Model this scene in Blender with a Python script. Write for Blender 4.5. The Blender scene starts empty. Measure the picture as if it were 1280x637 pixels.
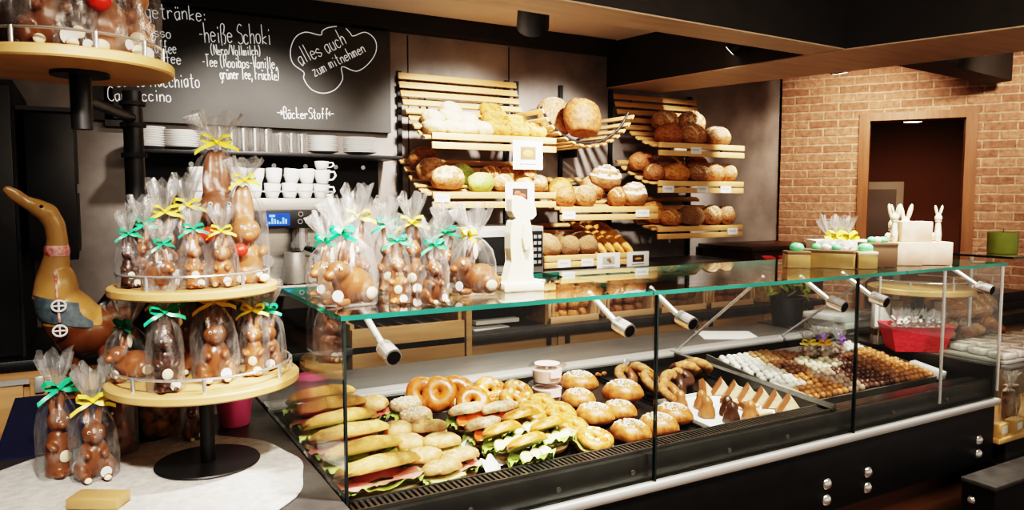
import bpy, bmesh, math, random
from mathutils import Vector, Matrix, noise, Euler
PI = math.pi
rnd = random.Random(7)
SC = bpy.context.scene
COL = SC.collection

# ------------------------------------------------------------------ materials
MATS = {}
def new_mat(name):
    m = bpy.data.materials.new(name); m.use_nodes = True
    nt = m.node_tree; b = nt.nodes['Principled BSDF']
    MATS[name] = m
    return m, nt, b
def rgba(c): return (c[0], c[1], c[2], 1)
def L(nt, a, b): nt.links.new(a, b)
def objcoord(nt, stretch=None):
    tc = nt.nodes.new('ShaderNodeTexCoord')
    mp = nt.nodes.new('ShaderNodeMapping')
    if stretch: mp.inputs['Scale'].default_value = stretch
    L(nt, tc.outputs['Object'], mp.inputs['Vector'])
    return mp.outputs['Vector']
def noise_n(nt, vec, sc, detail=4, rough=.55):
    n = nt.nodes.new('ShaderNodeTexNoise'); n.inputs['Scale'].default_value = sc
    n.inputs['Detail'].default_value = detail; n.inputs['Roughness'].default_value = rough
    L(nt, vec, n.inputs['Vector']); return n
def ramp(nt, fac, stops):
    r = nt.nodes.new('ShaderNodeValToRGB'); el = r.color_ramp.elements
    while len(el) < len(stops): el.new(.5)
    for e, (p, c) in zip(el, stops): e.position = p; e.color = rgba(c)
    L(nt, fac, r.inputs['Fac']); return r
def M(name, c, c2=None, sc=10, rough=.5, metal=0, bump=0, bsc=None, stretch=None, coat=0, rv=0, emit=None, es=1, spec=.5, trans=0):
    m, nt, b = new_mat(name)
    b.inputs['Base Color'].default_value = rgba(c)
    b.inputs['Roughness'].default_value = rough; b.inputs['Metallic'].default_value = metal
    b.inputs['Coat Weight'].default_value = coat; b.inputs['Specular IOR Level'].default_value = spec
    b.inputs['Transmission Weight'].default_value = trans
    vec = objcoord(nt, stretch)
    if c2:
        n = noise_n(nt, vec, sc)
        r = ramp(nt, n.outputs['Fac'], [(.32, c), (.68, c2)])
        out = r.outputs['Color']
        if rv:
            oi = nt.nodes.new('ShaderNodeObjectInfo'); h = nt.nodes.new('ShaderNodeHueSaturation')
            mr = nt.nodes.new('ShaderNodeMapRange'); mr.inputs['To Min'].default_value = 1-rv; mr.inputs['To Max'].default_value = 1+rv
            L(nt, oi.outputs['Random'], mr.inputs['Value']); L(nt, mr.outputs['Result'], h.inputs['Value'])
            L(nt, out, h.inputs['Color']); out = h.outputs['Color']
        L(nt, out, b.inputs['Base Color'])
    if bump:
        n2 = noise_n(nt, vec, bsc or sc*3, 6)
        bp = nt.nodes.new('ShaderNodeBump'); bp.inputs['Strength'].default_value = bump; bp.inputs['Distance'].default_value = .01
        L(nt, n2.outputs['Fac'], bp.inputs['Height']); L(nt, bp.outputs['Normal'], b.inputs['Normal'])
    if emit:
        b.inputs['Emission Color'].default_value = rgba(emit); b.inputs['Emission Strength'].default_value = es
    return m
def bread_mat(name, base, dark, flour=None, famt=.5, sc=5, rough=.6, bump=.35, bd=.008):
    m, nt, b = new_mat(name); vec = objcoord(nt)
    n = noise_n(nt, vec, sc, 5); r = ramp(nt, n.outputs['Fac'], [(.38, dark), (.60, base)])
    out = r.outputs['Color']
    oi = nt.nodes.new('ShaderNodeObjectInfo'); h = nt.nodes.new('ShaderNodeHueSaturation')
    mr = nt.nodes.new('ShaderNodeMapRange'); mr.inputs['To Min'].default_value = .86; mr.inputs['To Max'].default_value = 1.14
    L(nt, oi.outputs['Random'], mr.inputs['Value']); L(nt, mr.outputs['Result'], h.inputs['Value']); L(nt, out, h.inputs['Color']); out = h.outputs['Color']
    if flour:
        g = nt.nodes.new('ShaderNodeNewGeometry'); sp = nt.nodes.new('ShaderNodeSeparateXYZ'); L(nt, g.outputs['Normal'], sp.inputs['Vector'])
        n2 = noise_n(nt, vec, sc*2.2, 6, .7)
        ad = nt.nodes.new('ShaderNodeMath'); ad.operation = 'MULTIPLY_ADD'; ad.inputs[1].default_value = .2
        L(nt, sp.outputs['Z'], ad.inputs[0]); L(nt, n2.outputs['Fac'], ad.inputs[2])
        mr2 = nt.nodes.new('ShaderNodeMapRange'); mr2.inputs['From Min'].default_value = .78-famt*.3; mr2.inputs['From Max'].default_value = 1.0-famt*.3
        L(nt, ad.outputs[0], mr2.inputs['Value'])
        mx = nt.nodes.new('ShaderNodeMix'); mx.data_type = 'RGBA'; L(nt, mr2.outputs['Result'], mx.inputs[0])
        L(nt, out, mx.inputs[6]); mx.inputs[7].default_value = rgba(flour); out = mx.outputs[2]
    L(nt, out, b.inputs['Base Color']); b.inputs['Roughness'].default_value = rough
    n3 = noise_n(nt, vec, sc*4, 6); bp = nt.nodes.new('ShaderNodeBump'); bp.inputs['Strength'].default_value = bump; bp.inputs['Distance'].default_value = bd
    L(nt, n3.outputs['Fac'], bp.inputs['Height']); L(nt, bp.outputs['Normal'], b.inputs['Normal'])
    return m
def glass_mat(name, tint, rough=0, ior=1.45, haze=0):
    m, nt, b = new_mat(name); nt.nodes.remove(b)
    out = nt.nodes['Material Output']
    t = nt.nodes.new('ShaderNodeBsdfTransparent'); t.inputs['Color'].default_value = rgba(tint)
    g = nt.nodes.new('ShaderNodeBsdfGlossy'); g.inputs['Roughness'].default_value = rough; g.inputs['Color'].default_value = (1, 1, 1, 1)
    lw = nt.nodes.new('ShaderNodeLayerWeight'); lw.inputs['Blend'].default_value = .5
    pw = nt.nodes.new('ShaderNodeMath'); pw.operation = 'POWER'; pw.inputs[1].default_value = 5; L(nt, lw.outputs['Facing'], pw.inputs[0])
    f0 = ((ior-1)/(ior+1))**2; ma = nt.nodes.new('ShaderNodeMath'); ma.operation = 'MULTIPLY_ADD'; ma.inputs[1].default_value = 1-f0; ma.inputs[2].default_value = f0
    L(nt, pw.outputs[0], ma.inputs[0])
    x = nt.nodes.new('ShaderNodeMixShader'); L(nt, ma.outputs[0], x.inputs['Fac']); L(nt, t.outputs[0], x.inputs[1]); L(nt, g.outputs[0], x.inputs[2])
    L(nt, x.outputs[0], out.inputs['Surface'])
    return m
def cello_mat(nm='cellophane', base=0):
    m, nt, b = new_mat(nm); nt.nodes.remove(b); out = nt.nodes['Material Output']
    vec = objcoord(nt, (1, 1, .35))
    n = noise_n(nt, vec, 55, 5, .65)
    bp = nt.nodes.new('ShaderNodeBump'); bp.inputs['Strength'].default_value = .8; bp.inputs['Distance'].default_value = .006
    L(nt, n.outputs['Fac'], bp.inputs['Height'])
    t = nt.nodes.new('ShaderNodeBsdfTransparent'); t.inputs['Color'].default_value = (.97, .97, .97, 1)
    g = nt.nodes.new('ShaderNodeBsdfGlossy'); g.inputs['Roughness'].default_value = .12; L(nt, bp.outputs['Normal'], g.inputs['Normal'])
    d = nt.nodes.new('ShaderNodeBsdfTranslucent'); d.inputs['Color'].default_value = (.95, .95, .95, 1)
    d2 = nt.nodes.new('ShaderNodeBsdfDiffuse'); d2.inputs['Color'].default_value = (.95, .95, .95, 1)
    md = nt.nodes.new('ShaderNodeMixShader'); L(nt, d.outputs[0], md.inputs[1]); L(nt, d2.outputs[0], md.inputs[2])
    gd = nt.nodes.new('ShaderNodeMixShader'); gd.inputs['Fac'].default_value = .45; L(nt, g.outputs[0], gd.inputs[1]); L(nt, md.outputs[0], gd.inputs[2])
    lw = nt.nodes.new('ShaderNodeLayerWeight'); lw.inputs['Blend'].default_value = .35; L(nt, bp.outputs['Normal'], lw.inputs['Normal'])
    n2 = noise_n(nt, vec, 38, 3, .6)
    r2 = ramp(nt, n2.outputs['Fac'], [(.52, (0, 0, 0)), (.70, (.34, .34, .34))])  # white noise streaks painted into the film as highlights
    ma = nt.nodes.new('ShaderNodeMath'); ma.operation = 'MULTIPLY_ADD'; ma.inputs[1].default_value = .5; ma.use_clamp = True
    L(nt, lw.outputs['Facing'], ma.inputs[0]); L(nt, r2.outputs['Color'], ma.inputs[2])
    mb_ = nt.nodes.new('ShaderNodeMath'); mb_.inputs[1].default_value = base; mb_.use_clamp = True; L(nt, ma.outputs[0], mb_.inputs[0]); ma = mb_
    x = nt.nodes.new('ShaderNodeMixShader'); L(nt, ma.outputs[0], x.inputs['Fac']); L(nt, t.outputs[0], x.inputs[1]); L(nt, gd.outputs[0], x.inputs[2])
    L(nt, x.outputs[0], out.inputs['Surface'])
    return m
def wood_mat(name, c1, c2, axis=0, sc=6, rough=.45, bump=.1):
    st = [9, 9, 9]; st[axis] = .8
    return M(name, c1, c2, sc=sc, rough=rough, stretch=tuple(st), bump=bump, bsc=sc*2, rv=.06)
def brick_mat():
    m, nt, b = new_mat('brick')
    tc = nt.nodes.new('ShaderNodeTexCoord'); sp = nt.nodes.new('ShaderNodeSeparateXYZ'); cb = nt.nodes.new('ShaderNodeCombineXYZ')
    L(nt, tc.outputs['Object'], sp.inputs[0]); L(nt, sp.outputs['X'], cb.inputs['X']); L(nt, sp.outputs['Z'], cb.inputs['Y'])
    nz = noise_n(nt, tc.outputs['Object'], 9, 3)
    mv = nt.nodes.new('ShaderNodeVectorMath'); mv.operation = 'MULTIPLY_ADD'; mv.inputs[1].default_value = (.012, .012, 0)
    L(nt, nz.outputs['Color'], mv.inputs[0]); L(nt, cb.outputs[0], mv.inputs[2])
    bt = nt.nodes.new('ShaderNodeTexBrick'); L(nt, mv.outputs[0], bt.inputs['Vector'])
    bt.inputs['Scale'].default_value = 1; bt.inputs['Brick Width'].default_value = .20; bt.inputs['Row Height'].default_value = .0605
    bt.inputs['Mortar Size'].default_value = .0075; bt.inputs['Mortar Smooth'].default_value = .3; bt.inputs['Bias'].default_value = -.1
    bt.inputs['Color1'].default_value = (.32, .165, .105, 1); bt.inputs['Color2'].default_value = (.46, .27, .175, 1); bt.inputs['Mortar'].default_value = (.52, .37, .26, 1)
    n = noise_n(nt, tc.outputs['Object'], 30, 5); r = ramp(nt, n.outputs['Fac'], [(.3, (.62, .58, .55)), (.7, (1.15, 1.12, 1.1))])
    mx = nt.nodes.new('ShaderNodeMix'); mx.data_type = 'RGBA'; mx.blend_type = 'MULTIPLY'; mx.inputs[0].default_value = 1
    L(nt, bt.outputs['Color'], mx.inputs[6]); L(nt, r.outputs['Color'], mx.inputs[7]); L(nt, mx.outputs[2], b.inputs['Base Color'])
    b.inputs['Roughness'].default_value = .85
    ad = nt.nodes.new('ShaderNodeMath'); ad.operation = 'MULTIPLY_ADD'; ad.inputs[1].default_value = -1
    L(nt, bt.outputs['Fac'], ad.inputs[0]); L(nt, n.outputs['Fac'], ad.inputs[2])
    bp = nt.nodes.new('ShaderNodeBump'); bp.inputs['Strength'].default_value = .8; bp.inputs['Distance'].default_value = .012
    L(nt, ad.outputs[0], bp.inputs['Height']); L(nt, bp.outputs['Normal'], b.inputs['Normal'])
    return m

K = {}
def defs():
    K['wall'] = M('wall_panel', (.155, .132, .12), (.34, .298, .27), sc=2.4, rough=.42, bump=.06, bsc=9)
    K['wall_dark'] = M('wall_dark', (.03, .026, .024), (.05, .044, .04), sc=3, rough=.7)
    K['ceiling'] = M('ceiling_paint', (.50, .455, .415), rough=.9)
    K['black'] = M('black_metal', (.008, .008, .009), (.013, .013, .014), sc=20, rough=.45)
    K['blackm'] = M('black_matte', (.012, .011, .011), rough=.7)
    K['beam'] = M('beam_black', (.012, .010, .009), (.02, .016, .013), sc=8, rough=.6)
    K['beamwood'] = wood_mat('beam_veneer', (.40, .30, .215), (.50, .385, .285), 0, 3, .5)
    K['floor'] = wood_mat('floor_wood', (.07, .032, .017), (.12, .058, .03), 0, 2.5, .4)
    K['plinth'] = wood_mat('plinth_wood', (.13, .06, .032), (.20, .10, .055), 0, 2.5, .5)
    K['brick'] = brick_mat()
    K['doorwood'] = wood_mat('door_wood', (.20, .085, .035), (.28, .125, .055), 2, 4, .45)
    K['hall'] = M('hall_paint', (.10, .04, .022), rough=.9)
    K['slat'] = wood_mat('slat_wood', (.54, .295, .115), (.66, .40, .18), 0, 3, .5)
    K['slaty'] = wood_mat('cradle_wood', (.50, .28, .11), (.64, .39, .18), 1, 3, .5)
    K['oak'] = wood_mat('oak_front', (.36, .20, .085), (.50, .30, .14), 0, 3, .45)
    K['lightwood'] = wood_mat('light_board', (.54, .32, .125), (.63, .395, .18), 0, 2, .45)
    K['crate'] = wood_mat('crate_wood', (.60, .36, .19), (.74, .48, .27), 0, 4, .6)
    K['slate'] = M('slate_top', (.045, .042, .04), (.075, .07, .066), sc=14, rough=.35, bump=.1)
    K['worktop'] = M('dark_worktop', (.03, .028, .027), (.05, .047, .045), sc=14, rough=.4)
    K['navy'] = M('navy_cloth', (.008, .012, .045), (.012, .018, .06), sc=40, rough=.8)
    K['felt'] = M('white_felt', (.44, .425, .40), (.60, .58, .55), sc=45, rough=.95, bump=.5, bsc=140)
    K['steel'] = M('brushed_steel', (.52, .50, .47), (.60, .58, .55), sc=4, rough=.38, metal=.55, stretch=(1, 30, 30))
    K['steeldk'] = M('service_steel', (.17, .16, .15), (.22, .21, .195), sc=3, rough=.38, metal=.6, stretch=(1, 14, 14))
    K['alu'] = M('aluminium', (.74, .73, .71), rough=.3, metal=.6)
    K['chrome'] = M('chrome', (.80, .79, .77), rough=.14, metal=.78)
    K['deck'] = M('case_black', (.012, .011, .011), (.02, .018, .018), sc=20, rough=.25)
    K['apron'] = M('case_slate', (.03, .03, .03), (.045, .044, .043), sc=12, rough=.3)
    K['handle'] = M('tray_handle', (.72, .71, .69), rough=.35, metal=.25)
    K['glass'] = glass_mat('clear_glass', (.965, .985, .975))
    K['glassedge'] = M('green_glass_edge', (.008, .11, .085), (.03, .22, .17), sc=3, rough=.08, spec=.8, stretch=(1, 1, 1))
    K['glassdk'] = M('dark_glass_edge', (.02, .03, .03), rough=.1)
    K['board'] = M('chalkboard', (.075, .072, .069), (.098, .094, .09), sc=2.5, rough=.75)
    K['chalk'] = M('chalk', (.88, .88, .86), rough=.9, emit=(.88, .88, .86), es=.25)  # lettering gets a faint glow of its own, though chalk gives no light
    K['porc'] = M('white_porcelain', (.88, .87, .85), rough=.15)
    K['tumbler'] = glass_mat('tumbler_glass', (.96, .96, .96), .15, ior=2.6)
    K['paper'] = M('white_paper', (.74, .73, .70), rough=.8)
    K['cream'] = M('cream_paint', (.74, .66, .47), (.80, .73, .56), sc=5, rough=.5)
    K['screen'] = M('blue_screen', (.01, .03, .15), rough=.2, emit=(.02, .10, .5), es=.5)
    K['screentxt'] = M('screen_marks', (.2, .4, .8), emit=(.2, .45, 1), es=.35)
    K['cello'] = cello_mat()
    K['cello_top'] = cello_mat('cellophane_top', .16)
    K['nutring'] = bread_mat('nut_ring_crust', (.42, .20, .07), (.24, .09, .03), (.62, .38, .18), .3, sc=60, bump=.8, bd=.003)
    K['choc'] = M('milk_chocolate', (.185, .068, .027), (.26, .10, .042), sc=14, rough=.32, coat=.15, rv=.15)
    K['chocl'] = M('light_milk_chocolate', (.30, .118, .046), (.38, .16, .068), sc=14, rough=.32, coat=.2, rv=.1)
    K['chocd'] = M('dark_chocolate', (.045, .018, .011), (.07, .03, .018), sc=14, rough=.3, coat=.2)
    K['chocw'] = M('white_chocolate', (.80, .68, .48), (.86, .76, .58), sc=14, rough=.4)
    K['pink'] = M('pink_sugar', (.80, .40, .36), rough=.4)
    K['red'] = M('red_sugar', (.70, .045, .03), rough=.35)
    K['eyew'] = M('eye_white', (.9, .88, .84), rough=.3)
    K['eyeb'] = M('eye_black', (.015, .01, .01), rough=.2)
    K['rib_green'] = M('green_ribbon', (.015, .36, .17), (.03, .46, .24), sc=20, rough=.35)
    K['rib_yellow'] = M('yellow_ribbon', (.80, .60, .05), (.88, .70, .12), sc=20, rough=.35)
    K['rib_violet'] = M('violet_ribbon', (.20, .06, .45), rough=.35)
    K['rib_orange'] = M('orange_ribbon', (.85, .45, .03), rough=.35)
    K['bucket'] = M('pink_bucket', (.86, .16, .32), rough=.35)
    K['redbasket'] = M('red_basket', (.62, .03, .05), (.72, .05, .07), sc=30, rough=.5, bump=.4, bsc=60)
    # bread
    K['b_flour'] = bread_mat('floured_crust', (.44, .22, .09), (.22, .085, .03), (.80, .68, .53), .5)
    K['b_white'] = bread_mat('pale_bread', (.60, .43, .24), (.46, .28, .12), (.74, .65, .51), .75)
    K['b_gold'] = bread_mat('golden_crust', (.58, .27, .075), (.36, .125, .03), (.78, .50, .24), .25)
    K['b_rye'] = bread_mat('rye_crust', (.36, .17, .07), (.20, .08, .032), (.80, .70, .56), .55)
    K['b_brown'] = bread_mat('brown_crust', (.38, .15, .05), (.19, .06, .02), (.66, .43, .26), .35)
    K['b_seed'] = bread_mat('seeded_crust', (.50, .28, .13), (.16, .07, .03), (.74, .58, .38), .4, sc=16, bump=.9)
    K['b_green'] = bread_mat('green_herb_crust', (.42, .47, .14), (.26, .32, .07), (.70, .70, .42), .4)
    K['b_baguette'] = bread_mat('baguette_crust', (.66, .33, .09), (.48, .19, .045), (.84, .58, .30), .2)
    K['crumb'] = bread_mat('scored_crumb', (.72, .52, .30), (.56, .34, .16), None)
    K['s_bag'] = bread_mat('sandwich_crust', (.68, .38, .13), (.50, .23, .06), (.82, .60, .34), .3, sc=38, bd=.002)
    K['s_pale'] = bread_mat('soft_roll_crust', (.66, .38, .17), (.48, .22, .08), (.84, .64, .42), .35, sc=38, bd=.002)
    K['s_seed'] = bread_mat('oat_roll_crust', (.62, .40, .22), (.34, .17, .08), (.84, .70, .54), .5, sc=70, bump=.8, bd=.003)
    K['s_lye'] = bread_mat('pretzel_crust', (.48, .15, .03), (.32, .07, .012), (.74, .36, .10), .3, rough=.3, sc=40, bd=.0015)
    K['s_bagel'] = bread_mat('bagel_crust', (.64, .27, .07), (.44, .13, .025), (.82, .50, .22), .35, rough=.35, sc=40, bd=.0015)
    K['bun'] = bread_mat('sweet_bun_crust', (.52, .20, .065), (.28, .085, .022), (.80, .50, .28), .3, rough=.35, sc=36, bd=.002)
    K['sugar'] = M('sugar', (.76, .72, .64), rough=.7)
    K['lettuce'] = M('lettuce', (.26, .40, .05), (.60, .66, .24), sc=45, rough=.4, bump=.4)
    K['ham'] = M('ham', (.66, .22, .19), (.78, .40, .34), sc=18, rough=.35)
    K['salami'] = M('salami', (.38, .05, .04), (.55, .14, .11), sc=40, rough=.4)
    K['cheese'] = M('cheese', (.86, .70, .36), (.90, .76, .46), sc=10, rough=.4)
    K['tomato'] = M('tomato', (.72, .11, .03), (.82, .20, .06), sc=14, rough=.2)
    K['egg'] = M('egg_slice', (.90, .84, .66), (.92, .70, .15), sc=26, rough=.4)
    K['tubplastic'] = glass_mat('tub_plastic', (.95, .95, .95), .1, 1.4)
    K['yogurt'] = M('tub_cream', (.86, .76, .66), (.80, .52, .46), sc=22, rough=.5)
    K['tublabel'] = M('tub_label', (.86, .55, .52), (.92, .72, .68), sc=20, rough=.5)
    K['nut'] = M('nut_crust', (.52, .36, .20), (.74, .58, .40), sc=45, rough=.6, bump=.4)
    K['gold'] = M('gold_card', (.36, .25, .10), (.44, .32, .15), sc=10, rough=.35, metal=.4)
    K['brownc'] = M('brown_card', (.14, .085, .05), rough=.6)
    K['pastel'] = M('pastel_print_card', (.66, .56, .43), (.62, .40, .30), sc=22, rough=.7)
    K['greenwax'] = M('green_wax', (.22, .27, .05), (.28, .33, .08), sc=10, rough=.4)
    K['greensugar'] = M('green_foil', (.16, .62, .30), rough=.3)
    K['duckwood'] = wood_mat('duck_wood', (.36, .20, .07), (.46, .27, .10), 2, 2, .3)
    K['duckdark'] = wood_mat('duck_dark_wood', (.10, .035, .012), (.16, .06, .022), 2, 2, .3)
    K['duckred'] = M('duck_red', (.55, .04, .03), (.80, .55, .50), sc=60, rough=.5)
    K['duckblue'] = M('duck_blue', (.05, .07, .09), (.12, .15, .16), sc=40, rough=.5)
    K['flowerred'] = M('red_petals', (.55, .03, .04), (.70, .10, .10), sc=30, rough=.6)
    K['leaf'] = M('leaf_green', (.12, .20, .03), (.35, .36, .05), sc=20, rough=.5)
    K['flowerviolet'] = M('violet_petals', (.18, .05, .22), rough=.6)
    K['wicker'] = M('wicker', (.42, .24, .10), (.60, .38, .18), sc=40, rough=.7, bump=.6)
    K['lampglow'] = M('lamp_glow', (1, .9, .75), emit=(1, .85, .65), es=9)
    K['bottle'] = glass_mat('bottle_plastic', (.75, .80, .85), .02)
    K['capblue'] = M('blue_cap', (.03, .06, .40), rough=.4)
    K['egg_deco'] = M('painted_pot', (.05, .03, .02), (.62, .30, .10), sc=34, rough=.35)
    K['pkg'] = M('packed_slice', (.80, .72, .66), (.88, .84, .80), sc=16, rough=.4)
    K['pkgbrown'] = M('packed_truffles', (.16, .09, .06), (.45, .30, .20), sc=30, rough=.4)
defs()

# ------------------------------------------------------------------ mesh building
class MB:
    def __init__(s): s.bm = bmesh.new()
    def _tag(s, n0, m):
        if m:
            s.bm.faces.ensure_lookup_table()
            for f in s.bm.faces[n0:]: f.material_index = m
    def box(s, c, d, rot=None, bev=0, m=0):
        n0 = len(s.bm.faces)
        mt = Matrix.Translation(c) @ (rot.to_matrix().to_4x4() if rot else Matrix()) @ Matrix.Diagonal((d[0], d[1], d[2], 1))
        g = bmesh.ops.create_cube(s.bm, size=1, matrix=mt)
        if bev:
            ed = list({e for v in g['verts'] for e in v.link_edges})
            bmesh.ops.bevel(s.bm, geom=ed, offset=bev, segments=2, affect='EDGES', profile=.5)
        s.bm.faces.ensure_lookup_table(); s._tag(n0, m); return s
    def bx(s, x0, x1, y0, y1, z0, z1, bev=0, m=0):
        return s.box(((x0+x1)/2, (y0+y1)/2, (z0+z1)/2), (x1-x0, y1-y0, z1-z0), None, bev, m)
    def cyl(s, p0, p1, r0, r1=None, n=20, m=0):
        n0 = len(s.bm.faces); p0 = Vector(p0); p1 = Vector(p1); d = p1-p0
        mt = Matrix.Translation((p0+p1)/2) @ d.to_track_quat('Z', 'Y').to_matrix().to_4x4()
        bmesh.ops.create_cone(s.bm, cap_ends=True, segments=n, radius1=r0, radius2=r0 if r1 is None else r1, depth=d.length, matrix=mt)
        s._tag(n0, m); return s
    def ell(s, c, r, rot=None, u=20, v=12, m=0):
        n0 = len(s.bm.faces)
        mt = Matrix.Translation(c) @ (rot.to_matrix().to_4x4() if rot else Matrix()) @ Matrix.Diagonal((r[0], r[1], r[2], 1))
        bmesh.ops.create_uvsphere(s.bm, u_segments=u, v_segments=v, radius=1, matrix=mt)
        s._tag(n0, m); return s
    def quadgrid(s, rows, closed=False, m=0, capa=False, capb=False):
        n0 = len(s.bm.faces)
        vr = [[s.bm.verts.new(p) for p in r] for r in rows]
        for a, b in zip(vr, vr[1:]):
            n = len(a)
            for i in range(n if closed else n-1):
                j = (i+1) % n
                try: s.bm.faces.new((a[i], a[j], b[j], b[i]))
                except ValueError: pass
        if capa: s.bm.faces.new(list(reversed(vr[0])))
        if capb: s.bm.faces.new(vr[-1])
        s.bm.faces.ensure_lookup_table(); s._tag(n0, m); return s
    def lathe(s, prof, n=24, c=(0, 0, 0), m=0, capa=True, capb=True, fn=None):
        rows = []
        for r, z in prof:
            row = []
            for i in range(n):
                t = 2*PI*i/n; rr, zz = (fn(r, z, t) if fn else (r, z))
                row.append((c[0]+rr*math.cos(t), c[1]+rr*math.sin(t), c[2]+zz))
            rows.append(row)
        return s.quadgrid(rows, True, m, capa, capb)
    def loft(s, pts, rad, n=12, m=0, up=(0, 0, 1)):
        P = [Vector(p) for p in pts]; rows = []
        x = None
        for i, p in enumerate(P):
            t = (P[min(i+1, len(P)-1)]-P[max(i-1, 0)]).normalized()
            if x is None:
                u = Vector(up)
                if abs(t.dot(u)) > .95: u = Vector((1, 0, 0))
                x = t.cross(u).normalized()
            else: x = (x - t*x.dot(t)).normalized()
            y = t.cross(x); r = rad[i] if not isinstance(rad, (int, float)) else rad
            a, b = r if isinstance(r, tuple) else (r, r)
            rows.append([p + x*(a*math.cos(2*PI*k/n)) + y*(b*math.sin(2*PI*k/n)) for k in range(n)])
        return s.quadgrid(rows, True, m, True, True)
    def tube(s, pts, r, n=8, m=0): return s.loft(pts, r, n, m)
    def prism(s, poly, d, f, m=0):
        # poly: 2D points, f(u,v,w)->xyz, extruded w from 0..d
        n0 = len(s.bm.faces)
        a = [s.bm.verts.new(f(u, v, 0)) for u, v in poly]; b = [s.bm.verts.new(f(u, v, d)) for u, v in poly]
        n = len(a); s.bm.faces.new(a[::-1]); s.bm.faces.new(b)
        for i in range(n): s.bm.faces.new((a[i], a[(i+1) % n], b[(i+1) % n], b[i]))
        s.bm.faces.ensure_lookup_table(); s._tag(n0, m); return s
    def strip(s, pts, wv, m=0):
        w = Vector(wv); return s.quadgrid([[Vector(p)-w, Vector(p)+w] for p in pts], False, m)
    def jitter(s, amp, sc, seed=0):
        o = Vector((seed*3.1, seed*1.7, seed*.9))
        for v in s.bm.verts:
            n = noise.noise_vector((v.co*sc)+o); v.co += n*amp
        return s
    def mesh(s, name='m', smooth=True, angle=40):
        bmesh.ops.recalc_face_normals(s.bm, faces=s.bm.faces)
        me = bpy.data.meshes.new(name); s.bm.to_mesh(me); s.bm.free()
        if smooth:
            for p in me.polygons: p.use_smooth = True
            me.set_sharp_from_angle(angle=math.radians(angle))
        return me
def obj(name, mb, mat, parent=None, loc=(0, 0, 0), rot=(0, 0, 0), smooth=True, angle=40, label=None):
    me = mb.mesh(name, smooth, angle) if isinstance(mb, MB) else mb
    if not me.materials:
        for mm in (mat if isinstance(mat, (list, tuple)) else [mat]): me.materials.append(K[mm] if isinstance(mm, str) else mm)
    o = bpy.data.objects.new(name, me); COL.objects.link(o)
    o.location = loc; o.rotation_euler = rot
    if parent: o.parent = parent
    if label: o['label'] = label
    return o
def tag(o, label, cat, group=None):
    o['label'] = label; o['category'] = cat
    if group: o['group'] = group
    return o
def thing(name, label, cat, loc=(0, 0, 0), rz=0, group=None):
    o = bpy.data.objects.new(name, None); COL.objects.link(o); o.empty_display_size = .05
    o.location = loc; o.rotation_euler = (0, 0, rz)
    return tag(o, label, cat, group)
def solid(name, mb, mat, label, cat, loc=(0, 0, 0), rot=(0, 0, 0), group=None, **k):
    return tag(obj(name, mb, mat, None, loc, rot, **k), label, cat, group)
def struct(name, mb, mat, loc=(0, 0, 0), rot=(0, 0, 0), parent=None, **k):
    o = obj(name, mb, mat, parent, loc, rot, **k)
    if not parent: o['kind'] = 'structure'
    return o
def copy_tree(o, parent=None):
    c = o.copy(); COL.objects.link(c)
    if parent: c.parent = parent
    for ch in o.children: copy_tree(ch, c)
    return c
class Proto:
    def __init__(s, build): s.build = build; s.root = None; s.used = False
    def place(s, label, cat, loc, rz=0, scale=1, group=None, rot=None, mats=None):
        if s.root is None: s.root = s.build(); s.used = False
        if not s.used: o = s.root; s.used = True
        else: o = copy_tree(s.root)
        if s.root is o: s.orig = [(c, c.name) for c in o.children]
        o.location = loc; o.rotation_euler = rot if rot else (0, 0, rz)
        o.scale = scale if isinstance(scale, tuple) else (scale,)*3
        for k in ('group',):
            if k in o: del o[k]
        tag(o, label, cat, group)
        if mats:
            for c in [o]+list(o.children):
                b = c.name.split('.')[0]
                if b in mats and c.type == 'MESH':
                    c.material_slots[0].link = 'OBJECT'; c.material_slots[0].material = K[mats[b]]
        return o
def fuse(mb, voxel, it=3, fac=.5):
    me = mb.mesh('fuse', False); o = bpy.data.objects.new('fuse', me); COL.objects.link(o)
    r = o.modifiers.new('r', 'REMESH'); r.mode = 'VOXEL'; r.voxel_size = voxel
    s = o.modifiers.new('s', 'SMOOTH'); s.iterations = it; s.factor = fac
    dg = bpy.context.evaluated_depsgraph_get(); out = bpy.data.meshes.new_from_object(o.evaluated_get(dg))
    bpy.data.objects.remove(o); bpy.data.meshes.remove(me)
    for p in out.polygons: p.use_smooth = True
    return out
def E3(x=0, y=0, z=0): return Euler((math.radians(x), math.radians(y), math.radians(z)))

# ------------------------------------------------------------------ camera
def camera():
    f = 930.0; yaw = math.radians(29.75); pit = math.atan(71/f)
    fw = Vector((math.sin(yaw)*math.cos(pit), math.cos(yaw)*math.cos(pit), -math.sin(pit)))
    cd = bpy.data.cameras.new('camera'); cam = bpy.data.objects.new('camera', cd); COL.objects.link(cam)
    cam.location = (0, 0, 1.6); cam.rotation_euler = fw.to_track_quat('-Z', 'Y').to_euler()
    cd.sensor_width = 36; cd.lens = f/1280*36; cd.clip_start = .02
    SC.camera = cam
camera()

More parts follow.
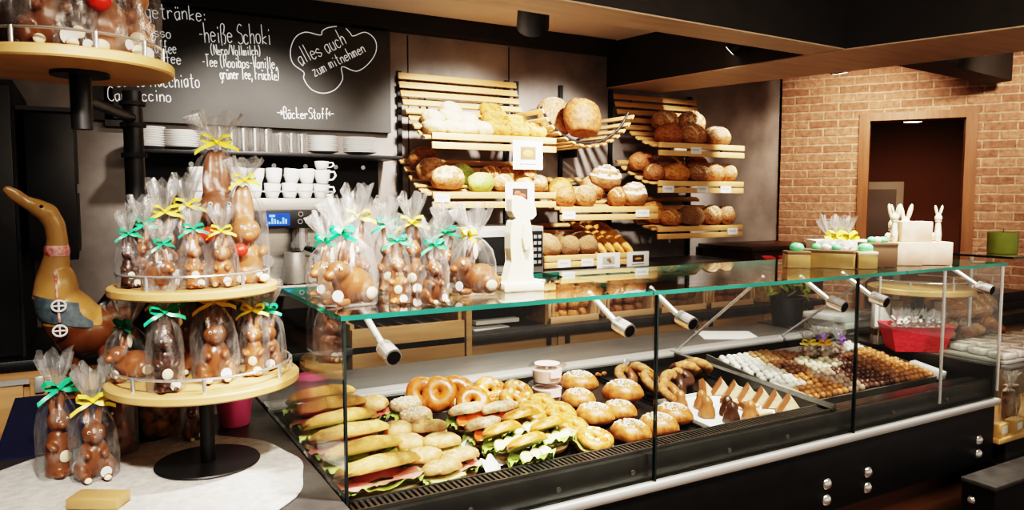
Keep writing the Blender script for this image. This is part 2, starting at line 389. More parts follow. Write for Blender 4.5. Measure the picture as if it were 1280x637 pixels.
# ------------------------------------------------------------------ room shell
WY = 3.95; CZ = 2.6
struct('floor', MB().bx(-3, 8.5, -2.5, 7, -.05, 0), 'floor')
struct('ceiling', MB().bx(-3, 8.5, -2.5, 7, CZ, CZ+.05), 'ceiling')
struct('wall_back', MB().bx(-1.6, 4.60, WY, WY+.12, 0, CZ), 'wall')
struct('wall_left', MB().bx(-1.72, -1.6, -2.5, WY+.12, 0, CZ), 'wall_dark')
for i, x in enumerate((1.588, 2.235, 2.995)):
    struct('trim_%d' % (i+1), MB().bx(x-.0025, x+.0025, WY-.004, WY+.002, .9, 2.5), 'blackm')
struct('trim_4', MB().bx(-1.6, 2.96, WY-.10, WY, 2.51, CZ), 'beam')
# brick wall: local x along the wall, starting at the corner with the back wall
BA = math.atan2(-.84, .545)
BO = (4.585, WY-.03, 0)
def bw(x, y, z):
    return Matrix.Translation(BO) @ Matrix.Rotation(BA, 4, 'Z') @ Vector((x, y, z))
b = MB(); b.bx(0, .565, 0, .16, 0, CZ); b.bx(1.235, 3.6, 0, .16, 0, CZ); b.bx(.565, 1.235, 0, .16, 2.185, CZ)
struct('wall_right', b, 'brick', BO, (0, 0, BA))
b = MB(); b.bx(.535, .605, -.015, .17, 0, 2.205); b.bx(1.195, 1.265, -.015, .17, 0, 2.205); b.bx(.605, 1.195, -.015, .17, 2.15, 2.205)
d = struct('door_1', b, 'doorwood', BO, (0, 0, BA))
b = MB(); b.bx(-.6, 3.0, 1.9, 1.95, 0, CZ); b.bx(-.65, -.6, .16, 1.95, 0, CZ); b.bx(3.0, 3.05, .16, 1.95, 0, CZ)
struct('wall_hallway', b, 'hall', BO, (0, 0, BA))
h = solid('hallway_lamp', MB().cyl((0, 0, 0), (0, 0, -.03), .07, .06), 'lampglow', 'round ceiling lamp glowing in the dark hallway behind the doorway', 'lamp', bw(.88, .42, 2.20))
t = thing('hallway_cabinet', 'dim grey framed cabinet standing in the dark hallway behind the doorway', 'cabinet', bw(.35, 1.55, 0), BA)
obj('frame', MB().bx(0, .5, 0, .3, 0, 1.75, .01), M('cab_grey', (.16, .12, .10), rough=.6), t)
obj('door', MB().bx(.06, .44, -.015, 0, .1, 1.68), M('cab_dark', (.05, .03, .025), rough=.5), t)
obj('handle', MB().cyl((.09, -.03, .95), (.09, -.03, 1.1), .008), 'steel', t)

# beams under the ceiling
def beam(name, quad, z0, z1):
    o = MB(); f = lambda u, v, w: (u, v, z0+.006+w)
    o.prism(quad, z1-z0-.006, f)
    r = struct(name, o, 'beam', smooth=False)
    u = MB(); u.prism(quad, .006, lambda a, b_, w: (a, b_, z0+w))
    struct('veneer', u, 'beamwood', parent=r, smooth=False)
beam('beam_main', [(2.965, WY), (3.405, WY), (3.69, 2.95), (3.98, 1.95), (4.5, .4), (3.75, .4), (3.42, 1.67), (3.19, 2.39)], 2.31, CZ)
beam('beam_cross', [(-1.6, 2.40), (3.17, 2.555), (3.21, 2.37), (-1.6, 2.17)], 2.312, CZ)
o = MB(); o.prism([(3.72, 2.42), (3.72, 2.62), (5.24, 2.78), (5.20, 2.62)], .2, lambda u, v, w: (u, v, 2.352+w)); struct('beam_short', o, 'beam', smooth=False)

# spot lamps on the ceiling
def spot_lamp(loc, tgt, label, s=1.0):
    t = thing('spot_lamp', label, 'lamp', loc, 0, 'black ceiling spot lamps')
    d = (Vector(tgt)-Vector(loc)); d.normalize()
    top = Vector((0, 0, 0)); piv = Vector((0, 0, -.09*s))
    obj('bracket', MB().bx(-.05*s, .05*s, -.03*s, .03*s, -.025*s, 0).cyl(top, piv, .014*s), 'blackm', t)
    c0 = piv-d*.09*s; c1 = piv+d*.10*s
    can = MB().cyl(c0, c1, .062*s, .068*s, 28); can.cyl(c0-d*.02*s, c0, .05*s, .06*s, 28)
    obj('canister', can, 'black', t)
    obj('lens', MB().cyl(c1-d*.002, c1+d*.002, .055*s, n=24), 'lampglow', t)
spot_lamp((1.86, 3.05, CZ), (2.5, 4.2, 1.5), 'large black spot lamp on the ceiling above the left bread rack', 1.15)
spot_lamp((3.06, 2.9, 2.50), (2.6, 3.9, 1.6), 'black spot lamp on the side of the main ceiling beam', .7)
spot_lamp((4.27, 3.2, CZ-.02), (4.6, 3.3, 1.2), 'small black spot lamp under the ceiling left of the doorway', .9)
spot_lamp((4.42, 2.55, CZ), (3.7, 2.0, 1.3), 'black spot lamp aimed down in front of the doorway lintel', .9)

# ------------------------------------------------------------------ chalkboard with handwriting
GLY = {
'a': '59 39 18 16 24 34 56|59 54', 'b': '1e 14|17 39 58 56 34 14', 'c': '58 39 18 15 34 55', 'd': '58 39 18 15 34 56|5e 54',
'e': '17 57 58 39 18 15 34 55', 'f': '5d 4e 3d 34|19 59', 'g': '58 39 18 16 34 55|59 52 41 21', 'h': '1e 14|17 39 58 54', 'i': '29 24|2b 2c',
'k': '1e 14|58 16 54', 'l': '2e 24', 'm': '19 14|18 29 38 34|38 59 68 64', 'n': '19 14|17 39 58 54', 'o': '39 18 15 34 55 58 39',
'p': '19 11|18 39 58 55 34 15', 'r': '19 14|17 39 58', 's': '58 39 18 17 56 55 34 15', 't': '3d 35 44 54|1a 5a', 'u': '19 15 34 55|59 54',
'v': '19 34 59', 'z': '19 59 14 54', 'C': '6d 4e 2d 1a 16 34 54 65', 'E': '6e 1e 14 64|19 49', 'F': '6e 1e 14|19 49', 'H': '1e 14|6e 64|19 69',
'K': '1e 14|6e 19 64', 'L': '1e 14 54', 'M': '14 1e 39 6e 64', 'N': '14 1e 64 6e', 'R': '14 1e 4e 5c 4a 1a|3a 64', 'S': '6d 4e 2d 1b 2a 59 67 65 34 15',
'T': '1e 6e|3e 34', 'V': '1e 34 6e', 'B': '14 1e 4e 5c 4a 1a|4a 66 44 14', '-': '18 48', '(': '3f 1c 16 33', ')': '1f 3c 36 13', '/': '14 5e',
':': '28 27|25 24', ',': '25 12', 'ß': '13 1c 3e 5d 4a 39 58 56 44 34', '>': '09 69|6a 6b 89 67 68|69 89', '<': '89 29|2b 09 27', ' ': '', '.': '24 25'}
GLY['ä'] = GLY['a']+'|2b 2c|4b 4c'; GLY['ü'] = GLY['u']+'|2b 2c|4b 4c'
def smoothp(p):
    if len(p) < 3: return p
    out = []
    for i in range(len(p)-1):
        a = p[max(i-1, 0)]; b = p[i]; c = p[i+1]; d = p[min(i+2, len(p)-1)]
        for k in range(4):
            t = k/4; out.append(tuple(.5*(2*b[j]+(c[j]-a[j])*t+(2*a[j]-5*b[j]+4*c[j]-d[j])*t*t+(3*b[j]-a[j]-3*c[j]+d[j])*t**3) for j in (0, 1)))
    return out+[p[-1]]
def write(mb, text, x0, z0, wid, h, ang=0, r=.0021, wob=.04):
    adv = lambda ch: 4 if ch in 'il:,. ' else (5 if ch in '()-' else (8 if ch in 'mM' else (9 if ch in '<>' else 6.4)))
    tot = sum(adv(c) for c in text); s = wid/tot; cx = 0; ca, sa = math.cos(ang), math.sin(ang); rr = random.Random(len(text)+int(x0*100))
    for ch in text:
        dz = rr.uniform(-wob, wob)*h
        for st in filter(None, GLY[ch].split('|')):
            p = [((int(q[0])-1)*1.0, (int(q[1], 16)-4)/10) for q in st.split()]
            q = []
            for u, v in smoothp(p):
                X = (cx+u)*s; Z = v*h+dz; q.append((x0+X*ca-Z*sa, 0, z0+X*sa+Z*ca))
            if len(q) > 1: mb.tube(q, r, 5)
        cx += adv(ch)
t = thing('menu_chalkboard', 'long dark chalkboard with white handwritten drinks menu above the cup shelf', 'chalkboard', (0, 3.9, 0))
obj('panel', MB().bx(.02, 1.468, 0, .05, 1.955, 2.50, .003), 'board', t)
def wl(*a):
    b = MB(); write(b, *a); obj('lettering', b, 'chalk', t, (0, -.002, 0))
wl('Heissgetränke:', .13, 2.424, .415, .075, .06)
for txt, x1, z, h, w in (('Espresso', .385, 2.342, .055, .20), ('Kaffee', .405, 2.275, .058, .115), ('Milchkaffee', .425, 2.222, .058, .25), ('Eiskaffee', .385, 2.172, .058, .19), ('Latte Macchiato', .505, 2.112, .072, .36), ('Cappuccino', .378, 2.042, .062, .27)):
    wl(txt, x1-w, z, w, h, .05)
wl('-heiße Schoki', .505, 2.345, .34, .095, .07)
wl('(Nero/Vollmilch)', .555, 2.292, .235, .048, .07)
wl('-Tee (Rooibos-Vanille,', .515, 2.232, .355, .058, .05)
wl('grüner Tee, Früchte)', .592, 2.180, .285, .058, .05)
wl('alles auch', .985, 2.278, .285, .085, .50)
wl('zum mitnehmen', 1.055, 2.228, .32, .060, .50)
wl('>BäckerStoff<', .862, 2.004, .295, .056, .03)
cl = [(1.126, 2.479), (1.174, 2.493), (1.206, 2.488)]
cl2 = [(1.222, 2.49), (1.245, 2.468), (1.262, 2.454), (1.328, 2.481), (1.381, 2.447), (1.385, 2.384), (1.342, 2.317), (1.275, 2.272), (1.197, 2.289), (1.200, 2.226), (1.16, 2.169), (1.096, 2.144), (1.034, 2.16), (.996, 2.211), (.997, 2.244), (.944, 2.282), (.931, 2.341), (.955, 2.411), (1.009, 2.447), (1.086, 2.44), (1.096, 2.462), (1.126, 2.482), (1.174, 2.495)]
obj('cloud_outline', MB().tube([(x, 0, z) for x, z in smoothp(cl2)], .0024, 5), 'chalk', t, (0, -.002, 0))
t = thing('wall_bracket', 'small black square metal frame on the wall left of the chalkboard', 'bracket', (0, WY, 0))
obj('frame', MB().bx(.09, .125, -.05, 0, 1.93, 2.12).bx(.125, .2, -.05, 0, 1.93, 1.965), 'black', t)

# ------------------------------------------------------------------ cup shelf
t = thing('cup_shelf', 'black wall shelf under the chalkboard carrying plates and glasses', 'shelf', (0, 0, 0))
obj('shelf_board', MB().bx(.18, 1.44, 3.66, WY, 1.80, 1.818, .003), 'black', t)
obj('back_panel', MB().bx(.24, 1.40, WY-.02, WY, 1.60, 1.80), 'blackm', t)
for x in (.45, .52, .67, .84, 1.0, 1.16, 1.31):
    obj('bolt', MB().cyl((x, WY-.035, 1.765), (x, WY-.02, 1.765), .012, n=14), 'chrome', t)
def plate_build():
    pr = [(.001, .004), (.035, .004), (.055, .008), (.082, .016), (.083, .018), (.078, .017), (.055, .011), (.03, .007), (.001, .007)]
    r = solid('plate', MB().lathe(pr, 32), 'porc', 'x', 'plate'); return r
plate = Proto(plate_build)
stacks = [(.262, .066, 9, 'far left plate stack beside the black pole'), (.392, .08, 8, 'second plate stack from the pole'), (1.052, .078, 8, 'plate stack right of the small glasses'), (1.243, .086, 8, 'far right plate stack on the cup shelf')]
for x, r, n, w in stacks:
    for k in range(n):
        pos = 'topmost' if k == n-1 else ('lowest' if k == 0 else None)
        lb = ('%s white plate of the %s' % (pos, w)) if pos else 'white plate in the middle of the %s' % w
        plate.place(lb, 'plate', (x, 3.76, 1.818+k*.0105), 0, (r/.083, r/.083, 1), 'white plates in the ' + w)
def glass_build():
    pr = [(.001, .006), (.022, .006), (.030, .10), (.032, .10), (.0255, .0), (.001, 0)]
    return solid('drinking_glass', MB().lathe(pr, 20), 'tumbler', 'x', 'glass')
gl = Proto(glass_build)
for row, y in ((0, 3.72), (1, 3.80)):
    for i in range(6):
        x = .505+i*.053
        gl.place('clear tumbler in the %s row of the tall glasses left of centre on the shelf' % ('front', 'back')[row], 'glass', (x+row*.015, y, 1.818), 0, (.82, .82, 1.15), 'tall tumblers, %s row' % ('front', 'back')[row])
for row, y in ((0, 3.72), (1, 3.78)):
    for i in range(3):
        gl.place('clear tumbler in the %s row of the short glasses beside the plates' % ('front', 'back')[row], 'glass', (.835+i*.052, y, 1.818), 0, (.82, .82, 1.0), 'short tumblers, %s row' % ('front', 'back')[row])

# ------------------------------------------------------------------ espresso machine and cups
t = thing('espresso_machine', 'stainless steel espresso machine with black control panel and blue display', 'coffee machine', (0, 0, 0))
obj('body', MB().bx(.36, .99, 3.47, 3.88, 1.19, 1.56, .01).bx(.36, .99, 3.40, 3.88, 1.20, 1.23, .004), 'steel', t)
obj('top_tray', MB().bx(.35, 1.01, 3.40, 3.88, 1.545, 1.60, .005), 'steel', t)
obj('control_panel', MB().bx(.35, 1.0, 3.385, 3.46, 1.465, 1.545, .004), 'black', t)
s = obj('display', MB().bx(.685, .79, 3.381, 3.386, 1.478, 1.534), 'screen', t)
b = MB()
for i in range(7): b.bx(.696+i*.012, .704+i*.012, 3.379, 3.381, 1.486, 1.496+.006*((i*3) % 4))
b.bx(.70, .725, 3.379, 3.381, 1.517, 1.527)
obj('icons', b, 'screentxt', s)
for x, z in ((.838, 1.528), (.835, 1.495), (.868, 1.495), (.90, 1.495)):
    k = obj('button', MB().lathe([(.0085, 0), (.011, 0), (.011, .004), (.0085, .004)], 18, capa=False, capb=False), 'chrome', t, (x, 3.385, z), (PI/2, 0, 0))
for x in (.918, .953): obj('knob', MB().cyl((x, 3.384, 1.55), (x, 3.36, 1.55), .012), 'chrome', t)
obj('group_head', MB().cyl((.845, 3.43, 1.47), (.845, 3.43, 1.40), .034).cyl((.845, 3.43, 1.40), (.845, 3.43, 1.375), .042), 'chrome', t)
p = obj('portafilter', MB().cyl((.845, 3.43, 1.385), (.845, 3.43, 1.365), .038).cyl((.845, 3.41, 1.372), (.845, 3.41, 1.345), .012), 'chrome', t)
obj('handle', MB().tube([(.86, 3.40, 1.375), (.90, 3.34, 1.36), (.945, 3.28, 1.33)], [.012, .015, .013], 12), 'black', p)
obj('steam_wand', MB().tube([(.96, 3.44, 1.47), (.965, 3.42, 1.45), (.965, 3.41, 1.37), (.955, 3.38, 1.35)], .006), 'chrome', t)
obj('hot_water_wand', MB().tube([(.56, 3.44, 1.47), (.56, 3.41, 1.44), (.55, 3.40, 1.30)], .006), 'chrome', t)
obj('drip_tray', MB().bx(.38, 1.04, 3.33, 3.47, 1.19, 1.215, .004), 'steel', t)
b = MB()
for i in range(22): b.bx(.40+i*.029, .412+i*.029, 3.34, 3.46, 1.215, 1.219)
obj('drip_grate', b, 'black', t)
obj('gauge', MB().cyl((.70, 3.47, 1.315), (.70, 3.45, 1.315), .030, n=24), 'chrome', t)
obj('cup_rail', MB().tube([(.40, 3.43, 1.63), (1.0, 3.43, 1.63), (1.0, 3.85, 1.63)], .004).cyl((1.0, 3.43, 1.60), (1.0, 3.43, 1.63), .004).cyl((.40, 3.43, 1.60), (.40, 3.43, 1.63), .004), 'chrome', t)
t = thing('milk_jug', 'tapered stainless steel milk jug under the espresso machine group head', 'jug', (.81, 3.40, 1.219)); t.scale = (1.2, 1.2, 1.2)
obj('jug_body', MB().lathe([(.052, 0), (.054, .005), (.040, .09), (.036, .115), (.033, .115), (.037, .09), (.05, .006)], 28), 'steel', t)
obj('handle', MB().tube([(.04, 0, .10), (.07, 0, .095), (.075, 0, .06), (.052, 0, .03)], .005), 'chrome', t)
def cup_build():
    r = solid('coffee_cup', MB().lathe([(.001, .004), (.022, 0), (.025, .004), (.032, .03), (.035, .066), (.033, .066), (.030, .03), (.02, .008), (.001, .008)], 24), 'porc', 'x', 'cup')
    obj('handle', MB().tube([(.032, 0, .055), (.052, 0, .056), (.058, 0, .038), (.046, 0, .020), (.028, 0, .018)], .005), 'porc', r); return r
cup = Proto(cup_build)
cx = [.425, .51, .60, .68, .76, .84, .915, .99]
for lv in range(2):
    for i, x in enumerate(cx):
        cup.place(['lower', 'upper'][lv]+' row white coffee cup on the espresso machine, cup %s' % ['furthest left', 'second from the left', 'third from the left', 'behind the big rabbit', 'fourth from the right', 'third from the right', 'second from the right', 'furthest right'][i], 'cup', (x+.01*lv, 3.60, 1.60+lv*.069), -.5 if i < 7 else -.25, (1.12, 1.12, 1.03), 'white cups on the espresso machine', rot=(.06*(i % 3), .08*((i+lv) % 2), -.5 if i == 7 else 1.9))
cup.place('single white cup topping the third layer at the right end of the cups', 'cup', (1.0, 3.61, 1.738), 0, (1, 1, .6), None, rot=(0, 0, -.4))

# ------------------------------------------------------------------ back units
t = thing('back_counter', 'oak fronted back counter with dark worktop under the bread racks', 'counter', (0, 0, 0))
obj('worktop', MB().bx(.15, 4.3, 3.27, WY, .885, .92, .003), 'worktop', t)
obj('raised_shelf', MB().bx(.30, 3.75, 3.36, WY, 1.165, 1.195, .003), 'steeldk', t)
for x in (.32, 1.03, 1.62, 2.14): obj('upright_panel', MB().bx(x, x+.02, 3.38, WY, .92, 1.165), 'oak', t)
obj('carcass', MB().bx(.15, 4.3, 3.36, WY, .1, .885), 'blackm', t)
xs = [1.66, 2.19, 2.72, 3.25, 3.78, 4.28]
for i in range(5):
    dd = obj('cupboard_door', MB().bx(xs[i]+.004, xs[i+1]-.004, 3.335, 3.36, .12, .875, .003), 'oak', t)
    hx = xs[i+1]-.06 if i % 2 == 0 else xs[i]+.06
    obj('handle', MB().bx(hx-.012, hx+.012, 3.318, 3.335, .815, .86, .003), 'black', dd)
dr = obj('drawer', MB().bx(1.03, 1.60, 3.27, 3.30, .80, 1.0, .003).bx(1.03, 1.05, 3.30, 3.75, .80, 1.02).bx(1.58, 1.60, 3.30, 3.75, .80, 1.06), 'oak', t)
b = MB().bx(1.05, 1.58, 3.30, 3.75, .96, .975)
for i in range(5): b.bx(1.10+i*.1, 1.112+i*.1, 3.30, 3.7, .975, .995)
obj('drawer_tray', b, 'steeldk', dr)
obj('end_stile', MB().bx(1.605, 1.635, 3.26, 3.34, .12, 1.10), 'oak', t)
t = thing('steel_drawer_box', 'low stainless steel drawer box with small knob under the microwave shelf', 'drawer box', (0, 0, 0))
obj('box', MB().bx(1.66, 2.13, 3.34, 3.85, 1.04, 1.165, .004), 'steel', t)
obj('knob', MB().cyl((2.02, 3.34, 1.09), (2.02, 3.315, 1.09), .013), 'chrome', t)
solid('paper_sheet', MB().bx(0, .22, 0, .14, 0, .006), 'paper', 'flat white paper sheets lying in the dark niche under the steel drawer box', 'paper', (1.70, 3.36, .921), (0, 0, .12))
solid('paper_sheet', MB().bx(0, .26, 0, .05, 0, .02), 'paper', 'white paper stack tucked close under the steel drawer box', 'paper', (1.74, 3.42, .94))
t = thing('microwave_oven', 'silver microwave oven with dark window and keypad on the raised shelf', 'microwave', (0, 0, 0))
obj('casing', MB().bx(1.66, 2.14, 3.40, 3.85, 1.20, 1.45, .006), 'steel', t)
w = obj('door', MB().bx(1.68, 1.98, 3.388, 3.40, 1.215, 1.435, .003), 'steel', t)
obj('window', MB().bx(1.72, 1.95, 3.384, 3.389, 1.25, 1.40), 'black', w)
kp = obj('keypad', MB().bx(2.0, 2.125, 3.386, 3.40, 1.235, 1.425), 'black', t)
b = MB()
for i in range(4):
    for j in range(5): b.bx(2.012+i*.028, 2.030+i*.028, 3.383, 3.387, 1.25+j*.034, 1.268+j*.034)
obj('keys', b, M('key_grey', (.35, .35, .35), rough=.5), kp)
for x in (1.70, 2.10): obj('foot', MB().cyl((x, 3.45, 1.195), (x, 3.45, 1.20), .015), 'black', t)

# left: tall black cabinet, vented appliance, oak base unit
t = thing('tall_cabinet', 'tall black cabinet filling the dark left corner', 'cabinet', (0, 0, 0))
obj('carcass', MB().bx(-1.3, -.21, 3.22, WY, 1.021, 2.02), 'blackm', t)
obj('door', MB().bx(-1.28, -.72, 3.20, 3.22, 1.03, 2.0, .004), 'black', t)
obj('door', MB().bx(-.71, -.22, 3.20, 3.22, 1.03, 2.0, .004), 'black', t)
obj('handle', MB().cyl((-.66, 3.18, 1.4), (-.66, 3.18, 1.65), .007), 'steel', t)
t = thing('vented_cooler', 'black cooling unit with slatted side beside the tall black cabinet', 'cooler', (-.185, 3.2, 0), 0)
obj('casing', MB().bx(0, .155, .03, .60, 1.37, 1.915, .004), 'black', t)
b = MB()
for i in range(8):
    y = .08+i*.066; b.bx(.155, .163, y, y+.012, 1.66, 1.90)
    b.bx(.155, .163, y, y+.012, 1.40, 1.62)
obj('vent_slats', b, M('vent_grey', (.05, .048, .046), rough=.5), t)
obj('top_panel', MB().bx(-.02, .17, .0, .62, 1.915, 1.93), M('cooler_grey', (.035, .033, .032), rough=.5), t)
t = thing('oak_base_unit', 'light oak base unit with black top standing behind the wooden duck', 'cabinet', (0, 0, 0))
obj('carcass', MB().bx(-1.3, .14, 3.17, WY, 0, .985), 'oak', t)
obj('top', MB().bx(-1.32, .16, 3.15, WY, .985, 1.02, .003), 'black', t)
d1 = obj('drawer_front', MB().bx(-1.28, -.22, 3.15, 3.17, .62, .95, .003), 'oak', t)
d2 = obj('drawer_front', MB().bx(-.20, .13, 3.15, 3.17, .62, .95, .003), 'oak', t)
obj('edge_strip', MB().bx(-1.28, -.20, 3.143, 3.152, .935, .955), 'steel', t)
obj('drawer_pull', MB().bx(-.185, -.155, 3.135, 3.152, .90, .96, .003), 'steel', d2)
t = thing('plastic_bottle', 'small clear bottle with blue cap behind the wooden duck', 'bottle', (-.045, 3.30, 1.02))
obj('bottle_body', MB().lathe([(.03, 0), (.032, .01), (.032, .11), (.013, .16), (.013, .19)], 20), 'bottle', t)
obj('cap', MB().cyl((0, 0, .19), (0, 0, .22), .016), 'capblue', t)
solid('coffee_tamper_hose', MB().tube([(.0, 3.32, 1.05), (.02, 3.28, 1.16), (.06, 3.25, 1.22), (.12, 3.24, 1.235)], [.016, .017, .017, .014], 12), 'black', 'curved glossy black handle rising behind the wooden duck tail', 'handle')

# ------------------------------------------------------------------ bread racks
def pz(prof, y):
    p = sorted(prof)
    for (a, za), (b, zb) in zip(p, p[1:]):
        if a <= y <= b: return za+(zb-za)*(y-a)/(b-a)
    return p[0][1] if y < p[0][0] else p[-1][1]
def rack(label, x0, x1, prof, fz, brk=None):
    t = thing('bread_rack', label, 'bread rack', (0, 0, 0), 0, 'slatted wooden bread racks')
    b = MB()
    for i, (y, z) in enumerate(prof):
        p = prof[max(i-1, 0)]; q = prof[min(i+1, len(prof)-1)]
        a = math.atan2(p[1]-q[1], p[0]-q[0])
        b.box(((x0+x1)/2, y, z-.007), (x1-x0, .036, .014), Euler((a, 0, 0)), .002)
    obj('slat_shelf', b, 'slat', t)
    for z in fz: obj('front_rail', MB().bx(x0+.02, x1+.02, 3.485, 3.503, z-.0165, z+.0165, .002), 'slat', t)
    for x in (x0+.14, x1-.14):
        pts = [(x, WY, prof[0][1]+.01)]+[(x, y, z-.022) for y, z in prof]+[(x, 3.51, fz[-1]-.01)]
        obj('bracket', MB().tube(pts, .007, 6), 'black', t)
    return t
PA = [(3.90, 2.275), (3.885, 2.225), (3.865, 2.175), (3.835, 2.125), (3.795, 2.075), (3.745, 2.03), (3.685, 1.985), (3.62, 1.945), (3.55, 1.92)]
PB = [(3.89, 1.81), (3.82, 1.765), (3.75, 1.715), (3.68, 1.675), (3.61, 1.645), (3.54, 1.63)]
PD = [(3.88, 1.72), (3.81, 1.665), (3.74, 1.62), (3.67, 1.585), (3.60, 1.56), (3.54, 1.55)]
PE = [(3.92, 2.265), (3.905, 2.215), (3.88, 2.165), (3.845, 2.11), (3.80, 2.06), (3.74, 2.015), (3.68, 1.98), (3.61, 1.95), (3.54, 1.93)]
PF = [(3.88, 1.84), (3.82, 1.80), (3.75, 1.765), (3.68, 1.735), (3.61, 1.71), (3.54, 1.70)]
PG = [(3.88, 1.60), (3.81, 1.545), (3.74, 1.495), (3.67, 1.455), (3.60, 1.43), (3.54, 1.42)]
PH = [(3.88, 1.44), (3.81, 1.40), (3.74, 1.355), (3.67, 1.315), (3.60, 1.285), (3.54, 1.27)]
rack('upper left bread rack with tall slatted back holding pale loaves and golden squares', 1.51, 2.255, PA, (1.915, 1.868))
rack('lower left bread rack holding dark loaves green herb breads and rustic rolls', 1.51, 2.255, PB, (1.615, 1.565))
rack('middle bread rack holding four big floured round loaves', 2.29, 2.995, PD, (1.535, 1.49))
rack('upper right bread rack with tall slatted back holding five round loaves', 3.0, 3.715, PE, (1.922, 1.875))
rack('middle right bread rack filled with two rows of brown oval loaves', 3.0, 3.715, PF, (1.69, 1.648))
rack('lowest right bread rack holding a few pale loaves', 3.0, 3.715, PG, (1.41, 1.366))
rack('low middle rack of baguettes and seeded loaves above the raised shelf', 2.18, 2.89, PH, (1.262, 1.225))
t = thing('bread_cradle', 'curved hanging cradle of wooden slats holding the giant loaf', 'bread cradle', (2.505, 0, 0))
b = MB(); b2 = MB(); R = .34; cz = 2.235
for i in range(15):
    a = math.radians(-62+i*124/14); x = R*math.sin(a)*1.04; z = cz-R*math.cos(a)
    b.box((x, 3.69, z), (.026, .40, .012), Euler((0, -a, 0)), .002)
obj('slats', b, 'slaty', t)
for y in (3.53, 3.86):
    obj('hoop', MB().tube([((R-.02)*math.sin(math.radians(q))*1.04, y, cz-(R-.02)*math.cos(math.radians(q))) for q in range(-66, 67, 6)], .008), 'black', t)
for x in (-.12, .12): obj('bracket', MB().bx(x-.006, x+.006, 3.80, WY, 1.85, 1.90), 'black', t)
for x in (2.28, 2.99, 1.53, 2.21, 2.60, 3.68):
    solid('shelf_upright', MB().bx(x-.012, x+.012, WY-.022, WY-.001, 1.2, 2.3), 'black', 'slim black upright rail fixed to the wall %s' % {2.28: 'between the left and middle racks', 2.99: 'between the middle and right racks', 1.53: 'at the left end of the left racks', 2.21: 'behind the right end of the left racks', 2.60: 'behind the middle of the curved cradle', 3.68: 'behind the right end of the right racks'}[x], 'rail')

# loaves: unit shapes, scaled to size
def loaf_mesh(style, seed, flat=.68, u=44, v=26):
    mb = MB(); mb.ell((0, 0, 0), (1, 1, 1), None, u, v)
    off = Vector((seed*2.3, seed*1.1, seed*.7))
    def groove(x, y):
        if style == 'cross': return min(abs(x), abs(y))
        if style == 'slash': return abs(((x*1.0+y*.35+2.0) % .52)-.26)
        if style == 'grid': return min(abs(((x+y+4) % .62)-.31), abs(((x-y+4) % .62)-.31))
        if style == 'swirl': r = math.hypot(x, y); return abs(((r+math.atan2(y, x)/6.283*.34) % .34)-.17)
        if style == 'crack': return abs(y+.25*math.sin(x*4+seed)+noise.noise(Vector((x*3, seed, 0)))*.35)
        if style == 'long': return abs(y+.08*math.sin(x*3))
        return 9
    for vv in mb.bm.verts:
        p = vv.co; n = noise.noise(p*1.6+off); p *= 1+.08*n+.035*noise.noise(p*5+off)+.015*noise.noise(p*11+off)
        if p.z > .15:
            d = groove(p.x, p.y)
            if d < .09: p.z -= .10*(1-d/.09)
            elif d < .16: p.z += .03
        if p.z < -flat: p.z = -flat-(p.z+flat)*-.08
    for f in mb.bm.faces:
        c = f.calc_center_median()
        if c.z > .2 and groove(c.x, c.y) < .075: f.material_index = 1
    return mb.mesh('loaf_'+style, True, 60)
LOAF = {}
def loaf(name, style, mat, label, x, y, z, w, d, h, rz=0, rx=0, ry=0, seed=0, group=None, score='crumb', cat='bread'):
    k = (style, seed, mat, score)
    if k not in LOAF:
        LOAF[k] = loaf_mesh(style, seed); LOAF[k].materials.append(K[mat]); LOAF[k].materials.append(K[score])
    o = bpy.data.objects.new(name, LOAF[k]); COL.objects.link(o)
    o.location = (x, y, z); o.rotation_euler = (rx, ry, rz); o.scale = (w/2, d/2, h/1.70)
    return tag(o, label, cat, group)
def on(prof, y, h): return pz(prof, y)+h*.40*.92+.002
def sl(prof, y):
    return .6*math.atan2(pz(prof, y+.06)-pz(prof, y-.06), .12)
def rk(name, style, mat, label, prof, x, y, w, d, h, rz=0, seed=0, score='crumb', dz=0):
    loaf(name, style, mat, label, x, y, on(prof, y, h)+dz, w, d, h*.92, rz, sl(prof, y), 0, seed, None, score)
# A: pale loaves and focaccia squares
for i, (x, y, dz, w, lb) in enumerate([(1.585, 3.58, 0, .12, 'at the left front end'), (1.68, 3.57, 0, .125, 'second from the left in front'), (1.775, 3.58, 0, .12, 'third from the left in front'), (1.86, 3.58, 0, .11, 'in front against the golden squares'), (1.615, 3.67, .01, .12, 'at the left of the second row'), (1.72, 3.68, .015, .12, 'in the middle of the second row'), (1.82, 3.67, .01, .12, 'at the right of the second row'), (1.76, 3.75, .01, .11, 'highest of the pale heap')]):
    rk('pale_loaf', ['slash', 'crack', 'plain'][i % 3], 'b_white', 'floury white loaf %s on the upper left rack' % lb, PA, x, y, w, .15, .085, .7 if i % 2 else .3, i % 3, 'b_white', dz)
def focaccia_build(seed=1):
    mb = MB(); n = 18
    mb.box((0, 0, 0), (1, 1, .5), None, .16)
    bmesh.ops.subdivide_edges(mb.bm, edges=mb.bm.edges[:], cuts=4, use_grid_fill=True)
    for v in mb.bm.verts:
        if v.co.z > .1: v.co.z += .10*noise.noise(v.co*4+Vector((seed, 0, 0)))+.04*noise.noise(v.co*9)
    mb.jitter(.03, 3, seed)
    return solid('focaccia_square', mb, 'b_gold', 'x', 'bread', angle=60)
foc = Proto(focaccia_build)
